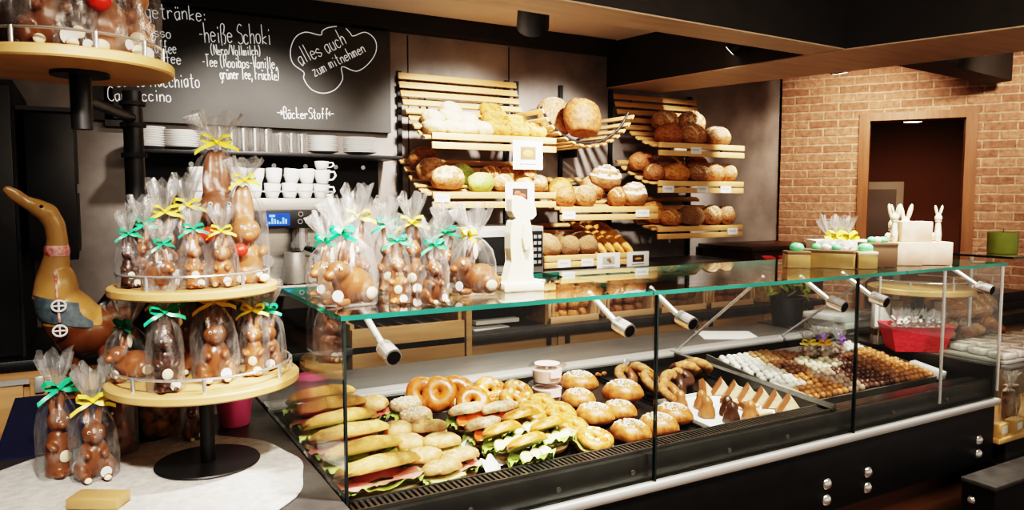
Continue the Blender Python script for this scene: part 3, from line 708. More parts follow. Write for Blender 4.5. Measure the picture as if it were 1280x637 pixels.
for x, y, w, r, lb in [(1.955, 3.575, .125, .05, 'left front'), (2.075, 3.57, .12, -.1, 'second in front'), (2.185, 3.575, .115, .08, 'right front corner'), (1.99, 3.67, .14, .15, 'middle row left'), (2.13, 3.665, .125, -.12, 'middle row right'), (2.02, 3.755, .14, .1, 'topmost against the slats')]:
    foc.place('golden square flatbread, %s among the golden squares on the upper left rack' % lb, 'bread', (x, y, pz(PA, y)+.045), 0, (w, .115, .12), None, rot=(sl(PA, y)+.25, .1, r))
# B
for i, (x, y, w, lb, mt) in enumerate([(1.60, 3.77, .17, 'rearmost brown', 'b_brown'), (1.61, 3.675, .18, 'middle brown', 'b_flour'), (1.655, 3.575, .20, 'front pale floured', 'b_flour')]):
    rk('rye_loaf', 'grid' if i == 2 else 'crack', mt, '%s oval loaf at the left end of the lower left rack' % lb, PB, x, y, w, .135, .13, .12, i, 'crumb', (.012, .022, .03)[2-i])
rk('herb_bread', 'plain', 'b_green', 'green herb bread lying behind its twin on the lower left rack', PB, 1.795, 3.70, .15, .13, .11, .4, 1, 'b_green')
rk('herb_bread', 'plain', 'b_green', 'green herb bread at the front of the lower left rack', PB, 1.85, 3.575, .16, .12, .11, .1, 2, 'b_green')
for x, y, w, lb, mt, s in [(1.955, 3.66, .13, 'reddish roll left in the back row', 'b_brown', 0), (2.075, 3.665, .13, 'golden roll in the middle of the back row', 'b_gold', 1), (2.185, 3.655, .12, 'golden roll right in the back row', 'b_gold', 0), (1.985, 3.565, .13, 'floured roll left in the front row', 'b_flour', 1), (2.10, 3.56, .12, 'golden roll behind the picture card in the front row', 'b_gold', 2), (2.205, 3.565, .11, 'floured roll at the right front corner', 'b_flour', 0)]:
    rk('rustic_roll', 'slash', mt, lb+' of the lower left rack', PB, x, y, w*1.05, .115, .095, .3*s, s, 'crumb', .025 if y > 3.62 else .006)
# C: giant loaf in the cradle
loaf('giant_loaf', 'crack', 'b_brown', 'giant brown round country loaf leaning in the curved cradle', 2.525, 3.59, 2.055, .245, .18, .215, 0, -.25, .1, 3, None, 'b_brown')
loaf('giant_loaf', 'plain', 'b_rye', 'dark giant loaf behind the brown one in the curved cradle', 2.44, 3.76, 2.07, .24, .13, .23, 0, -.2, 0, 2, None, 'b_rye')
# D
for x, y, w, d, h, mt, st, lb, s, dz in [(2.395, 3.585, .145, .14, .12, 'b_brown', 'crack', 'tall brown loaf at the left end', 0, 0), (2.535, 3.585, .155, .14, .125, 'b_flour', 'crack', 'floured brown loaf second from the left', 1, 0), (2.68, 3.70, .18, .15, .15, 'b_flour', 'plain', 'small floured loaf behind the two swirled loaves', 2, 0), (2.745, 3.66, .235, .16, .15, 'b_rye', 'swirl', 'upper large round loaf with flour swirls', 1, .08), (2.90, 3.575, .225, .15, .155, 'b_rye', 'swirl', 'front large round loaf with flour swirls', 2, 0), (2.765, 3.57, .12, .11, .12, 'b_brown', 'slash', 'small brown loaf between the swirled loaves', 0, 0), (2.44, 3.70, .16, .13, .13, 'b_gold', 'plain', 'golden loaf in the back row', 1, 0)]:
    rk('round_loaf', st, mt, lb+' on the middle rack', PD, x, y, w, d, h, .2*s, s, 'sugar' if st == 'swirl' else 'crumb', dz)
# E
for x, y, w, h, mt, st, lb, s in [(3.17, 3.575, .20, .125, 'b_brown', 'plain', 'plain brown round loaf at the left front', 0), (3.36, 3.57, .20, .13, 'b_flour', 'slash', 'slashed round loaf in the middle of the front row', 1), (3.575, 3.57, .245, .125, 'b_flour', 'cross', 'wide cracked loaf at the right front', 2), (3.26, 3.715, .225, .14, 'b_flour', 'slash', 'slashed floured loaf left in the back row', 2), (3.48, 3.715, .23, .145, 'b_flour', 'grid', 'grid scored loaf right in the back row', 1)]:
    rk('round_loaf', st, mt, lb+' of the upper right rack', PE, x, y, w, .16, h, .15*s, s, 'crumb', .035 if y > 3.65 else .008)
# F
for x, y, w, h, mt, st, lb, s in [(3.075, 3.72, .18, .115, 'b_brown', 'plain', 'brown loaf at the left end of the back row', 0), (3.215, 3.71, .16, .11, 'b_rye', 'long', 'split dark loaf second in the back row', 1), (3.35, 3.72, .16, .105, 'b_brown', 'slash', 'slashed brown loaf third in the back row', 2), (3.53, 3.71, .21, .105, 'b_brown', 'plain', 'oval brown loaf right in the back row', 2), (3.065, 3.585, .13, .10, 'b_brown', 'long', 'small brown loaf at the left end of the front row', 2), (3.22, 3.57, .225, .105, 'b_gold', 'plain', 'long oval loaf second in the front row', 1), (3.415, 3.57, .18, .10, 'b_flour', 'slash', 'slashed pale loaf third in the front row', 0), (3.55, 3.58, .16, .12, 'b_flour', 'plain', 'pale round loaf fourth in the front row', 1), (3.67, 3.575, .13, .115, 'b_flour', 'cross', 'pale loaf at the right end of the front row', 2)]:
    rk('oval_loaf', st, mt, lb+' of the middle right rack', PF, x, y, w, .14, h*1.08, .1*s, s, 'crumb', .028 if y > 3.65 else .006)
# G
for x, y, w, h, mt, st, lb, s in [(3.10, 3.64, .17, .13, 'b_gold', 'plain', 'pale golden loaf at the left rear', 0), (3.19, 3.575, .15, .10, 'b_gold', 'slash', 'golden loaf at the left front', 1), (3.36, 3.575, .22, .12, 'b_seed', 'plain', 'sliced seeded loaf in the middle', 1), (3.54, 3.575, .15, .12, 'b_flour', 'slash', 'floured loaf right of the middle', 1), (3.67, 3.58, .135, .12, 'b_flour', 'plain', 'pale loaf at the right end', 2)]:
    rk('pale_loaf', st, mt, lb+' of the lowest right rack', PG, x, y, w, .14, h*1.1, .1, s, 'crumb', .006)
# H
for x, lb, s in [(2.28, 'leftmost', 0), (2.41, 'middle', 1), (2.54, 'rightmost', 2)]:
    rk('seeded_loaf', 'plain', 'b_seed', lb+' seeded loaf beside the baguettes on the low middle rack', PH, x, 3.60, .145, .22, .125, .15, s, 'b_seed')
for i, lb in enumerate(['first baguette beside the seeded loaves', 'second baguette from the seeded loaves', 'third baguette from the seeded loaves', 'outermost baguette at the right end']):
    x = 2.645+i*.066
    loaf('baguette', 'plain', 'b_baguette', lb+' on the low middle rack', x, 3.70, pz(PH, 3.70)+.03, .40, .062, .06, PI/2+.04, 0, math.radians(-27), i % 3, None, 'crumb')

# cards and price tags
def card(label, x, z, w, h, pic=None, rz=0, y=3.481):
    t = thing('picture_card' if pic else 'price_tag', label, 'card' if pic else 'price tag', (x, y, z), rz)
    obj('sheet', MB().bx(-w/2, w/2, 0, .004, -h/2, h/2), 'paper', t)
    if pic:
        p = obj('picture', MB().bx(-w*.26, w*.26, -.002, 0, -h*.16, h*.28), pic[0], t)
        for (px, pz_, pw, ph) in pic[2]: obj('printed_bread', MB().ell((w*px, -.002, h*pz_), (w*pw, .002, h*ph), None, 16, 10), pic[1], p)
        b = MB()
        for i in range(9): b.bx(-w*.28+i*w*.062, -w*.28+i*w*.062+w*.045, -.001, 0, -h*.34, -h*.30)
        obj('caption', b, 'blackm', t)
    else:
        b = MB()
        for i in range(5): b.bx(-w*.36+i*w*.14, -w*.36+i*w*.14+w*.09, -.001, 0, -h*.05, h*.22)
        obj('print', b, M('tag_print', (.45, .43, .42)) if 'tag_print' not in MATS else MATS['tag_print'], t)
M('pic_tan', (.22, .12, .06)); M('pic_dark', (.06, .035, .025)); M('pic_grey', (.42, .38, .33)); M('pic_bread', (.50, .26, .08)); M('pic_red', (.36, .09, .05))
card('white card with toast picture hanging at the right end of the upper left rack', 2.09, 1.833, .185, .155, (MATS['pic_tan'], MATS['pic_bread'], [(0, .05, .17, .13)]))
card('white card with two red slices pictured on the lower left rack', 2.04, 1.611, .18, .15, (MATS['pic_dark'], MATS['pic_red'], [(-.09, .10, .11, .09), (.08, .0, .12, .09)]))
card('white card with small brown roll picture on the low middle rack', 2.64, 1.232, .165, .10, (MATS['pic_grey'], MATS['pic_tan'], [(0, .10, .09, .10), (.06, -.02, .07, .08)]))
card('white card with dark loaf picture at the right end of the low middle rack', 2.86, 1.236, .165, .092, (MATS['pic_dark'], MATS['pic_bread'], [(0, .03, .16, .08)]))
for lb, x, z, w in [('beneath the pale floured loaf on the lower left rack', 1.58, 1.60, .085), ('at the left end of the middle rack rail', 2.36, 1.503, .085), ('at the right end of the middle rack rail', 2.89, 1.51, .10), ('in the middle of the upper right rack rail', 3.31, 1.895, .085), ('at the left end of the middle right rack rail', 3.09, 1.655, .09), ('in the middle of the middle right rack rail', 3.37, 1.655, .09), ('at the right of the middle right rack rail', 3.57, 1.655, .09), ('at the right end of the lowest right rack rail', 3.64, 1.385, .09), ('at the left end of the low middle rack rail', 2.33, 1.232, .085), ('beside the rightmost seeded loaf on the low middle rack rail', 2.49, 1.232, .085)]:
    card('small white price tag '+lb, x, z, w, .042)

# crates of rolls in the niche
def crate(label, x0, x1, z0=.92, h=.13):
    t = thing('bread_crate', label, 'crate', ((x0+x1)/2, 3.46, z0)); w = (x1-x0)/2
    obj('base', MB().bx(-w, w, -.10, .22, 0, .012), 'crate', t)
    obj('front_board', MB().bx(-w, w, -.105, -.093, .0, .035, .002), 'crate', t)
    for s in (-1, 1): obj('side_post', MB().bx(s*w-.012*(s > 0), s*w+.012*(s < 0), -.105, .22, 0, h, .002).bx(s*(w-.03)-.006, s*(w-.03)+.006, -.103, -.09, .03, h), 'crate', t)
    obj('back_board', MB().bx(-w, w, .21, .22, 0, h), 'crate', t)
crd = [(2.15, 2.49, 'b_gold', 'wooden crate of golden rolls beside the steel drawer box'), (2.52, 2.90, 'b_brown', 'wooden crate of brown rolls in the middle of the niche'), (2.93, 3.31, 'b_seed', 'wooden crate of long seeded rolls right of the brown ones'), (3.33, 3.72, 'b_brown', 'rightmost wooden crate of rolls in the niche')]
for ci, (x0, x1, mt, lb) in enumerate(crd):
    crate(lb, x0, x1); n = 4; w = (x1-x0-.08)/n
    for lv in range(2):
        for i in range(n):
            loaf('bread_roll', 'long' if ci == 2 else 'plain', mt, '%s layer roll in the %s' % (('lower', 'upper')[lv], lb.replace('wooden ', '')), x0+.04+w*(i+.5), 3.44+.02*(i % 2), .95+lv*.058+.004*(i % 2), w*1.0, .12, .062, .3*(i-1.5)*lv, 0, 0, i % 3, 'rolls in the '+lb.replace('wooden ', ''), 'crumb', 'bread roll')

# ------------------------------------------------------------------ glass display case
X0, X1, YF, YB = .50, 3.28, 1.648, 2.21
ZT = 1.335
def glass_panel(name, mb, parent, edge='glassedge'):
    return obj(name, mb, ['glass', edge], parent, smooth=False)
def deckz(y): return .80+.07*(y-1.75)
case = thing('display_case', 'long black glass topped bakery display case with aluminium strip', 'display case', (0, 0, 0))
obj('front_panel', MB().bx(X0, X1, 1.655, 1.69, .50, .745, .002), 'black', case)
obj('plinth', MB().bx(X0, X1, 1.74, 2.9, 0, .50), 'plinth', case)
obj('trim_strip', MB().bx(X0-.004, X1, 1.632, 1.66, .742, .768, .004), 'alu', case)
obj('apron', MB().bx(X0+.01, X1, 1.668, 1.69, .765, .845, .002), 'apron', case)
b = MB(); b.prism([(1.69, .825), (1.69, .845), (1.76, .84), (1.76, .80), (2.50, .85), (2.50, .79), (1.7, .74)], X1-X0-.02, lambda u, v, w: (X0+.01+w, u, v))
obj('deck', b, 'deck', case, smooth=False)
obj('well_back', MB().bx(X0+.01, X1-.01, 2.49, 2.52, .80, .893), 'deck', case)
obj('back_rail', MB().bx(X0, X1, 2.515, 2.60, .885, .905, .004), 'alu', case)
obj('service_top', MB().bx(X0, X1, 2.60, 2.94, .86, .90, .003), 'steeldk', case)
obj('rear_panel', MB().bx(X0, X1, 2.90, 2.93, .0, .86), 'black', case)
obj('end_cheek', MB().bx(X1-.02, X1, 1.66, 2.93, .50, .90), 'black', case)
obj('end_cheek', MB().bx(X0-.002, X0+.012, 1.66, 2.93, .50, .895), 'black', case)
b = MB()
b.prism([(1.69, .852), (2.52, .905), (2.52, .80), (1.69, .78)], .02, lambda u, v, w: (2.28+w, u, v))
obj('divider', b, 'apron', case, smooth=False)
obj('divider_cap', MB().loft([(2.29, 1.69, .853), (2.29, 2.55, .907)], (.016, .005), 4), 'steeldk', case)
b = MB()
for i in range(110):
    x = X0+.03+i*(2.26-X0-.03)/110; b.bx(x, x+.008, 1.695, 1.752, .845, .851)
b.bx(X0+.01, 2.27, 1.69, 1.697, .844, .853).bx(X0+.01, 2.27, 1.750, 1.757, .842, .853)
obj('vent_grille', b, M('vent_metal', (.11, .105, .10), rough=.35, metal=.5), case)
b = MB()
for x in (.58, .83, 1.10, 1.36, 1.75, 2.02, 2.6, 2.95): b.cyl((x, 1.668, .80), (x, 1.664, .80), .008, n=12)
obj('apron_screws', b, 'steeldk', case)
for x in (2.218, 2.445, 3.173):
    for z in (.602, .544): obj('bolt', MB().lathe([(.001, -.012), (.012, -.010), (.019, -.003), (.021, 0)], 20, capb=True), 'chrome', case, (x, 1.655, z), (-PI/2, 0, 0))
seams = [X0, 1.425, 2.338, X1]
for i in range(3):
    a, c = seams[i]+.003, seams[i+1]-.003
    glass_panel('front_pane', MB().bx(a, c, YF-.004, YF+.004, .765, ZT-.012), case)
for x in seams[:3]: obj('seam_strip', MB().bx(x-.003, x+.003, YF-.006, YF+.006, .745, ZT-.012), 'glassdk', case)
b = MB(); b.prism([(YF, .895), (YF, ZT-.012), (YB, ZT-.012), (2.53, .905)], .008, lambda u, v, w: (X0-.004+w, u, v)); glass_panel('end_pane', b, case)
b = MB(); b.prism([(YF, .77), (YF, ZT-.012), (YB, ZT-.012), (2.53, .905)], .008, lambda u, v, w: (X1-.004+w, u, v)); glass_panel('end_pane', b, case)
for a, c in ((X0-.01, 1.40), (1.404, 2.60), (2.604, X1+.01)):
    n = MB(); n.bx(a, c, YF-.012, YB+.02, ZT-.012, ZT)
    n.bm.faces.ensure_lookup_table()
    for f in n.bm.faces:
        if abs(f.normal.z) < .5: f.material_index = 1
    glass_panel('top_pane', n, case)
for x, y in ((X1-.006, YF), (X1-.006, YB-.02), (2.87, 1.652)):
    obj('corner_post', MB().cyl((x, y, .80), (x, y, ZT-.012), .006, n=12), 'alu', case)
for x in (.605, 1.30, 1.535, 2.225, 2.455, 3.14):
    r = obj('brace', MB().cyl((x-.015, 1.79, ZT-.014), (x, 1.668, 1.243), .0085, n=16), 'alu', case)
    kn = obj('knob', MB().cyl((x, 1.672, 1.245), (x+.003, 1.618, 1.231), .021, .021, n=28), 'chrome', r)
    obj('knob_face', MB().cyl((x+.003, 1.6185, 1.231), (x+.003, 1.6165, 1.2305), .0165, n=24), 'black', kn)
for x in (2.33, 3.02):
    obj('support_rod', MB().cyl((x, 2.55, .905), (x-.24, 1.85, ZT-.014), .006, n=12), 'alu', case)
    obj('rod_socket', MB().cyl((x, 2.55, .90), (x, 2.55, .915), .016, n=18), 'chrome', case)
obj('price_holder', MB().box((1.98, 2.478, .885), (.03, .012, .06), E3(-15), .003), 'chrome', case)
b = MB().bx(1.835, 1.86, 2.484, 2.49, .852, .866).ell((1.83, 2.482, .866), (.012, .005, .008)).ell((1.865, 2.482, .866), (.012, .005, .008))
obj('pretzel_emblem', b, 'bun', case)

# ------------------------------------------------------------------ food in the case
def tray(label, x0, x1, y0, y1, mat='deck', name='food_tray', h=.012):
    z0 = deckz(y0)+.003; z1 = deckz(y1)+.003; a = math.atan2(z1-z0, y1-y0); d = y1-y0; w = x1-x0
    m = MB().bx(0, w, 0, d, 0, .004).bx(0, .005, 0, d, 0, h).bx(w-.005, w, 0, d, 0, h).bx(0, w, 0, .005, 0, h).bx(0, w, d-.005, d, 0, h)
    return solid(name, m, mat, label, 'tray', (x0, y0, z0), (a, 0, 0), smooth=False)
tray('black tray under the filled baguettes and soft rolls at the left end of the case', .525, .945, 1.775, 2.465)
tray('black tray under the lettuce rolls and bagels in the left half of the case', .965, 1.405, 1.775, 2.465)
tray('black tray under the sugared buns in the middle of the case', 1.425, 1.80, 1.775, 2.465)
tray('white tray under the chocolate cones and nut triangles', 1.82, 2.265, 1.775, 2.12, 'paper', 'paper_tray', .016)
tray('dark tray under the doughnuts behind the white tray', 1.82, 2.265, 2.14, 2.465)

PWR = 1; OFY = 0
K['crumb_face'] = M('crumb_face', (.86, .72, .46), (.80, .62, .34), sc=60, rough=.8)
def ring(a, b, r0, r1, zf, n=64, k=4):
    rows = []
    for i in range(k+1):
        r = r0+(r1-r0)*i/k
        rows.append([(a*r*math.copysign(abs(math.cos(2*PI*j/n))**PWR, math.cos(2*PI*j/n)), b*r*math.sin(2*PI*j/n)-OFY*b, zf(r, 2*PI*j/n)) for j in range(n)])
    return rows
def sandwich(name, a, b, h, crust, fills, seed=0, open_=.22, seeds=None):
    pw = .62 if a > 2*b else .9
    def sq(x, y):
        r = math.hypot(x, y)
        if r < 1e-6: return x, y
        c, s_ = x/r, y/r
        return r*math.copysign(abs(c)**pw, c), r*math.copysign(abs(s_)**(pw+.15), s_)
    def build():
        t = thing(name, 'x', 'sandwich'); q = random.Random(seed)
        mb = MB().lathe([(.001, 0), (.72, 0), (.93, .12*h), (1, .28*h), (.97, .40*h)], 40, capb=False); mb.lathe([(.97, .40*h), (.001, .41*h)], 40, m=1, capa=False)
        for v in mb.bm.verts: x, y = sq(v.co.x, v.co.y); v.co.x = x*a; v.co.y = y*b
        obj('bottom_half', mb.jitter(.004, 30, seed), [crust, 'crumb_face'], t)
        mt = MB().lathe([(.001, .50*h), (.97, .51*h)], 40, m=1, capb=False); mt.lathe([(.97, .51*h), (1, .62*h), (.92, .80*h), (.70, .94*h), (.35, 1.01*h), (.001, 1.02*h)], 40, capa=False)
        for v in mt.bm.verts: x, y = sq(v.co.x, v.co.y); v.co.x = x; v.co.y = y
        ca, sa = math.cos(open_), math.sin(open_)
        for v in mt.bm.verts:
            v.co.x *= a; y = v.co.y*b-b; z = v.co.z-.5*h
            v.co.y = y*ca+z*sa+b; v.co.z = -y*sa+z*ca+.5*h
        obj('top_half', mt.jitter(.005, 26, seed+3), [crust, 'crumb_face'], t)
        global PWR, OFY
        PWR = pw; OFY = .13
        lift = lambda r, th: max(0, -(math.sin(th)*r-.2))*b*open_*.7
        z = .44*h
        for f in fills:
            ph = q.uniform(0, 6)
            if f == 'lettuce':
                obj('lettuce_leaf', MB().quadgrid(ring(a, b, .4, 1.10, lambda r, th: z+lift(r, th)+.006*r*r*math.sin(9*th+ph)+.004*r*math.sin(21*th), 128, 6), True), 'lettuce', t)
            elif f in ('ham', 'salami'):
                obj(f+'_slice', MB().quadgrid(ring(a, b, .3, 1.04, lambda r, th: z+.004+lift(r, th)+.005*r*math.sin(6*th+ph), 64, 4), True), f, t)
            elif f == 'cheese':
                obj('cheese_slice', MB().box((0, -.1*b, z+.3*b*open_), (a*1.75, b*1.75, .004), Euler((-open_*.5, 0, .12)), .001), 'cheese', t)
            elif f in ('tomato', 'egg'):
                mb = MB()
                for i in range(3): mb.cyl((a*(-.5+.5*i), -b*.50, z+.55*b*open_), (a*(-.5+.5*i), -b*.57, z+.006+.55*b*open_), b*.48, n=20)
                obj(f+'_slice', mb, f, t)
            z += .06*h
        PWR = 1; OFY = 0
        if seeds:
            mb = MB()
            for i in range(60):
                th = q.uniform(0, 2*PI); r = .85*math.sqrt(q.random()); zz = h*(.5+.52*math.sqrt(max(0, 1-r**2.6)))
                p = Vector((r*a*math.cos(th), r*b*math.sin(th), zz)); y = p.y-b; zq = p.z-.5*h
                p.y = y*ca+zq*sa+b; p.z = -y*sa+zq*ca+.5*h
                mb.box(p, (.006, .004, .003), Euler((q.uniform(-.5, .5), q.uniform(-.5, .5), q.uniform(0, 3))))
            o = obj('seed_topping', mb, seeds, t); o['kind'] = 'stuff'
        return t
    return Proto(build)
S = {
 'bag_ham': sandwich('filled_baguette', .122, .050, .074, 's_bag', ['lettuce', 'ham'], 1, .62),
 'bag_egg': sandwich('filled_baguette', .120, .050, .072, 's_bag', ['salami', 'cheese', 'lettuce'], 2, .66),
 'roll_plain': sandwich('filled_roll', .052, .048, .066, 's_pale', ['lettuce', 'salami'], 3, .32),
 'roll_oat': sandwich('oat_roll_sandwich', .060, .046, .058, 's_seed', ['lettuce'], 4, .36, 'sugar'),
 'ciab': sandwich('oval_roll_sandwich', .062, .044, .058, 's_pale', ['lettuce', 'ham'], 5, .42),
 'ciab2': sandwich('oval_roll_sandwich', .060, .046, .060, 's_pale', ['lettuce', 'cheese'], 6, .34),
 'dark': sandwich('grain_roll_sandwich', .072, .044, .056, 's_seed', ['lettuce', 'tomato'], 7, .6),
 'green': sandwich('lettuce_roll_sandwich', .072, .046, .060, 's_bagel', ['lettuce', 'egg', 'lettuce'], 8, .85),
}
def put(k, label, x, y, rz=0, tilt=18, dz=0, s=1, cat='sandwich'):
    return S[k].place(label, cat, (x, y, deckz(y)+.012+dz), 0, s, None, rot=(math.radians(tilt), 0, rz))
T = ' in the left tray'
for k, lb, x, y, rz, tl, dz in [('bag_ham', 'front baguette with ham and lettuce lying along the left glass', .645, 1.840, .12, 12, 0), ('bag_egg', 'second baguette from the front with salami and cheese', .640, 1.955, .10, 13, .006), ('bag_ham', 'third baguette from the front with ham', .642, 2.07, .08, 14, .01), ('bag_egg', 'fourth baguette from the front with salami', .645, 2.185, .12, 14, .012), ('bag_ham', 'fifth baguette from the front with ham', .648, 2.30, .1, 15, .016), ('bag_egg', 'rearmost baguette with red salami', .650, 2.41, .1, 15, .018)]:
    put(k, lb+T, x, y, rz, tl, dz)
for k, lb, x, y, rz, tl, dz in [('roll_plain', 'pale round roll standing highest at the back', .80, 2.34, 0, 25, .02), ('roll_oat', 'oat sprinkled roll at the back right corner', .90, 2.31, .1, 25, .015), ('roll_oat', 'oat sprinkled roll with lettuce below the back corner roll', .895, 2.21, .2, 20, .01), ('roll_plain', 'round roll with red salami in the middle', .80, 2.12, .1, 22, .005), ('ciab', 'long pale roll right of the salami roll', .895, 2.095, -.3, 20, .008), ('roll_plain', 'smooth round roll in front of the salami roll', .795, 2.02, .1, 20, .0), ('ciab2', 'oval pale roll with cheese on the right', .892, 1.985, -.25, 18, .005), ('ciab2', 'smooth oval roll near the front', .80, 1.915, .1, 16, 0), ('ciab', 'oval roll with lettuce edge at the front right', .892, 1.865, .15, 14, 0), ('ciab2', 'small oval roll at the front beside the ham baguette', .815, 1.815, .1, 10, 0)]:
    put(k, lb+T, x, y, rz, tl, dz, .96)
# bagels
def bagel_build(top):
    def f():
        t = thing('pretzel_bagel', 'x', 'bagel')
        def tor(z0, h, R, r, n=36, k=14):
            rows = []
            for i in range(n):
                th = 2*PI*i/n; q = 1+.04*math.sin(3*th+top)
                rows.append([((R+r*math.cos(2*PI*j/k))*q*math.cos(th), (R+r*math.cos(2*PI*j/k))*q*math.sin(th), z0+h*math.sin(2*PI*j/k)) for j in range(k)])
            m = MB(); m.quadgrid(rows+[rows[0]], True); bmesh.ops.remove_doubles(m.bm, verts=m.bm.verts, dist=1e-5); return m
        obj('bottom_half', tor(.014, .013, .030, .023), 's_lye' if top == 1 else 's_bagel', t)
        obj('filling', MB().quadgrid(ring(.056, .056, .2, 1.0, lambda r, th: .027+.003*math.sin(7*th), 48, 3), True), 'cheese' if top == 1 else 'lettuce', t)
        obj('top_half', tor(.042, .015, .030, .024), 's_lye' if top == 1 else 's_bagel', t)
        if top == 2:
            m = MB(); q = random.Random(5)
            for i in range(9):
                th = q.uniform(0, 6.28); m.ell((.03*math.cos(th), .03*math.sin(th), .056), (.010, .008, .004), None, 10, 6)
            obj('tomato_topping', m, 'tomato', t)
            m = MB()
            for i in range(7):
                th = q.uniform(0, 6.28); m.ell((.03*math.cos(th), .03*math.sin(th), .057), (.009, .007, .004), None, 10, 6)
            obj('cheese_topping', m, 'egg', t)
        return t
    return f
B1 = Proto(bagel_build(1)); B2 = Proto(bagel_build(2)); B0 = Proto(bagel_build(0))
T = ' in the second tray'
for P_, lb, x, y, rz, tl, s, dz in [(B1, 'glossy brown pretzel ring leaning at the far left back', 1.005, 2.385, -.5, 62, 1.1, .05), (B1, 'glossy brown pretzel ring second in the leaning row', 1.055, 2.355, -.5, 60, 1.15, .05), (B1, 'glossy brown pretzel ring third in the leaning row', 1.11, 2.34, -.45, 56, 1.15, .05), (B1, 'front glossy pretzel ring of the leaning row', 1.135, 2.265, -.4, 48, 1.1, .03), (B2, 'bagel topped with tomato and cheese left of the plastic tubs', 1.225, 2.32, -.2, 42, 1.1, .035), (B2, 'tomato topped bagel touching the plastic tubs', 1.305, 2.27, 0, 40, 1.05, .03), (B2, 'tomato topped bagel in the middle row', 1.255, 2.21, .2, 30, 1.05, .02), (B0, 'plain bagel on the right of the middle row', 1.345, 2.16, .2, 26, 1.0, .012), (B0, 'golden bagel above the front lettuce rolls', 1.26, 2.095, .3, 24, 1.05, .015), (B0, 'golden bagel at the right edge behind the front bagel', 1.355, 2.06, .2, 24, 1.05, .01), (B0, 'plain bagel right of the lettuce rolls', 1.33, 1.945, .2, 22, 1.0, .005), (B2, 'front right bagel with cheese and ham near the grille', 1.335, 1.835, .1, 18, 1.1, 0)]:
    P_.place(lb+T, 'bagel', (x, y, deckz(y)+.012+dz), 0, s, None, rot=(math.radians(tl), 0, rz))
for k, lb, x, y, rz, tl, dz in [('dark', 'dark grain roll with pickle at the back left', 1.05, 2.15, .15, 24, .015), ('dark', 'grain roll with tomato slices behind the lettuce rolls', 1.16, 2.13, .15, 24, .012), ('dark', 'grain roll with white wrapper at the left', 1.05, 2.03, .2, 20, .005), ('green', 'lettuce roll with egg in the middle', 1.17, 2.00, .15, 22, .01), ('green', 'lettuce roll with egg behind the front one', 1.06, 1.92, .2, 18, .005), ('green', 'front lettuce roll with ruffled leaves near the grille', 1.09, 1.815, .2, 14, 0), ('green', 'lettuce roll right of the front one', 1.215, 1.90, .2, 18, .005)]:
    put(k, lb+T, x, y, rz, tl, dz)
for i, (x, y, r) in enumerate([(1.0, 1.99, .4), (1.01, 1.855, .5), (1.125, 1.95, .2)]):
    m = MB(); m.quadgrid([[(-.06+.12*u/8, -.012+.01*math.sin(u*1.3+i), .0), (-.06+.12*u/8, .02, .035+.008*math.sin(u*2+i))] for u in range(9)])
    solid('paper_wrapper', m, 'paper', ['crumpled white paper wrapper between the left rolls and the grain rolls', 'white paper wrapper under the front lettuce roll', 'white paper wrapper beside the middle lettuce roll'][i], 'wrapper', (x, y, deckz(y)+.012), (0, 0, r))
# plastic tubs
for k in range(2):
    t = thing('plastic_tub', ('lower', 'upper')[k]+' round plastic tub with pink label of the stack of two', 'tub', (1.455, 2.285, deckz(2.285)+.018+k*.071)); t.scale = (1.18, 1.18, 1.18)
    obj('cup', MB().lathe([(.044, 0), (.050, .048), (.054, .050)], 36, capb=False), 'tubplastic', t)
    obj('contents', MB().lathe([(.001, .002), (.042, .002), (.0475, .040), (.001, .043)], 32), 'yogurt', t)
    l = obj('lid', MB().lathe([(.001, .055), (.044, .056), (.050, .051), (.062, .050), (.062, .053), (.050, .054)], 36, fn=lambda r, z, th: (r*(1+.05*(math.cos(4*th) if r > .055 else 0)), z)), 'tubplastic', t)
    obj('label_sticker', MB().lathe([(.001, .0565), (.040, .0575), (.001, .058)], 30).bx(-.018, .02, -.05, -.046, .02, .038), 'tublabel', l)
# sugared buns
def bun_build():
    t = thing('sugared_bun', 'x', 'bun')
    mb = MB().lathe([(.001, 0), (.7, 0), (.93, .12), (1, .32), (.95, .55), (.78, .80), (.45, .97), (.001, 1.02)], 36)
    for v in mb.bm.verts: v.co.x *= .062; v.co.y *= .056; v.co.z *= .060
    obj('bun_body', mb.jitter(.006, 20, 4), 'bun', t)
    m = MB(); q = random.Random(3)
    for i in range(90):
        th = q.uniform(0, 6.28); r = .78*math.sqrt(q.random()); z = .060*(1.02-.50*r**2.4)
        m.box((.062*r*math.cos(th), .056*r*math.sin(th), z+.001), (.006, .005, .004), Euler((q.uniform(-1, 1), q.uniform(-1, 1), q.uniform(0, 3))))
    o = obj('sugar_nibs', m, 'sugar', t); o['kind'] = 'stuff'
    return t
BUN = Proto(bun_build)
for lb, x, y, s, dz in [('tall dark sugared bun at the back left', 1.60, 2.29, 1.2, .02), ('sugared bun at the left edge under the tall one', 1.515, 2.17, 1.02, .01), ('large sugared bun in the middle of the heap', 1.685, 2.13, 1.22, .02), ('small sugared bun at the left of the middle row', 1.485, 2.03, 1.1, 0), ('sugared bun behind the front pair', 1.595, 2.035, 1.0, .0), ('front left sugared bun close to the grille', 1.495, 1.85, 1.1, 0), ('front middle sugared bun behind the glass seam', 1.62, 1.86, 1.1, 0), ('front right sugared bun beside the white paper tray', 1.735, 1.915, 1.1, 0)]:
    BUN.place(lb, 'bun', (x, y, deckz(y)+.012+dz), s*2, s, None, rot=(.12, 0, s*2))
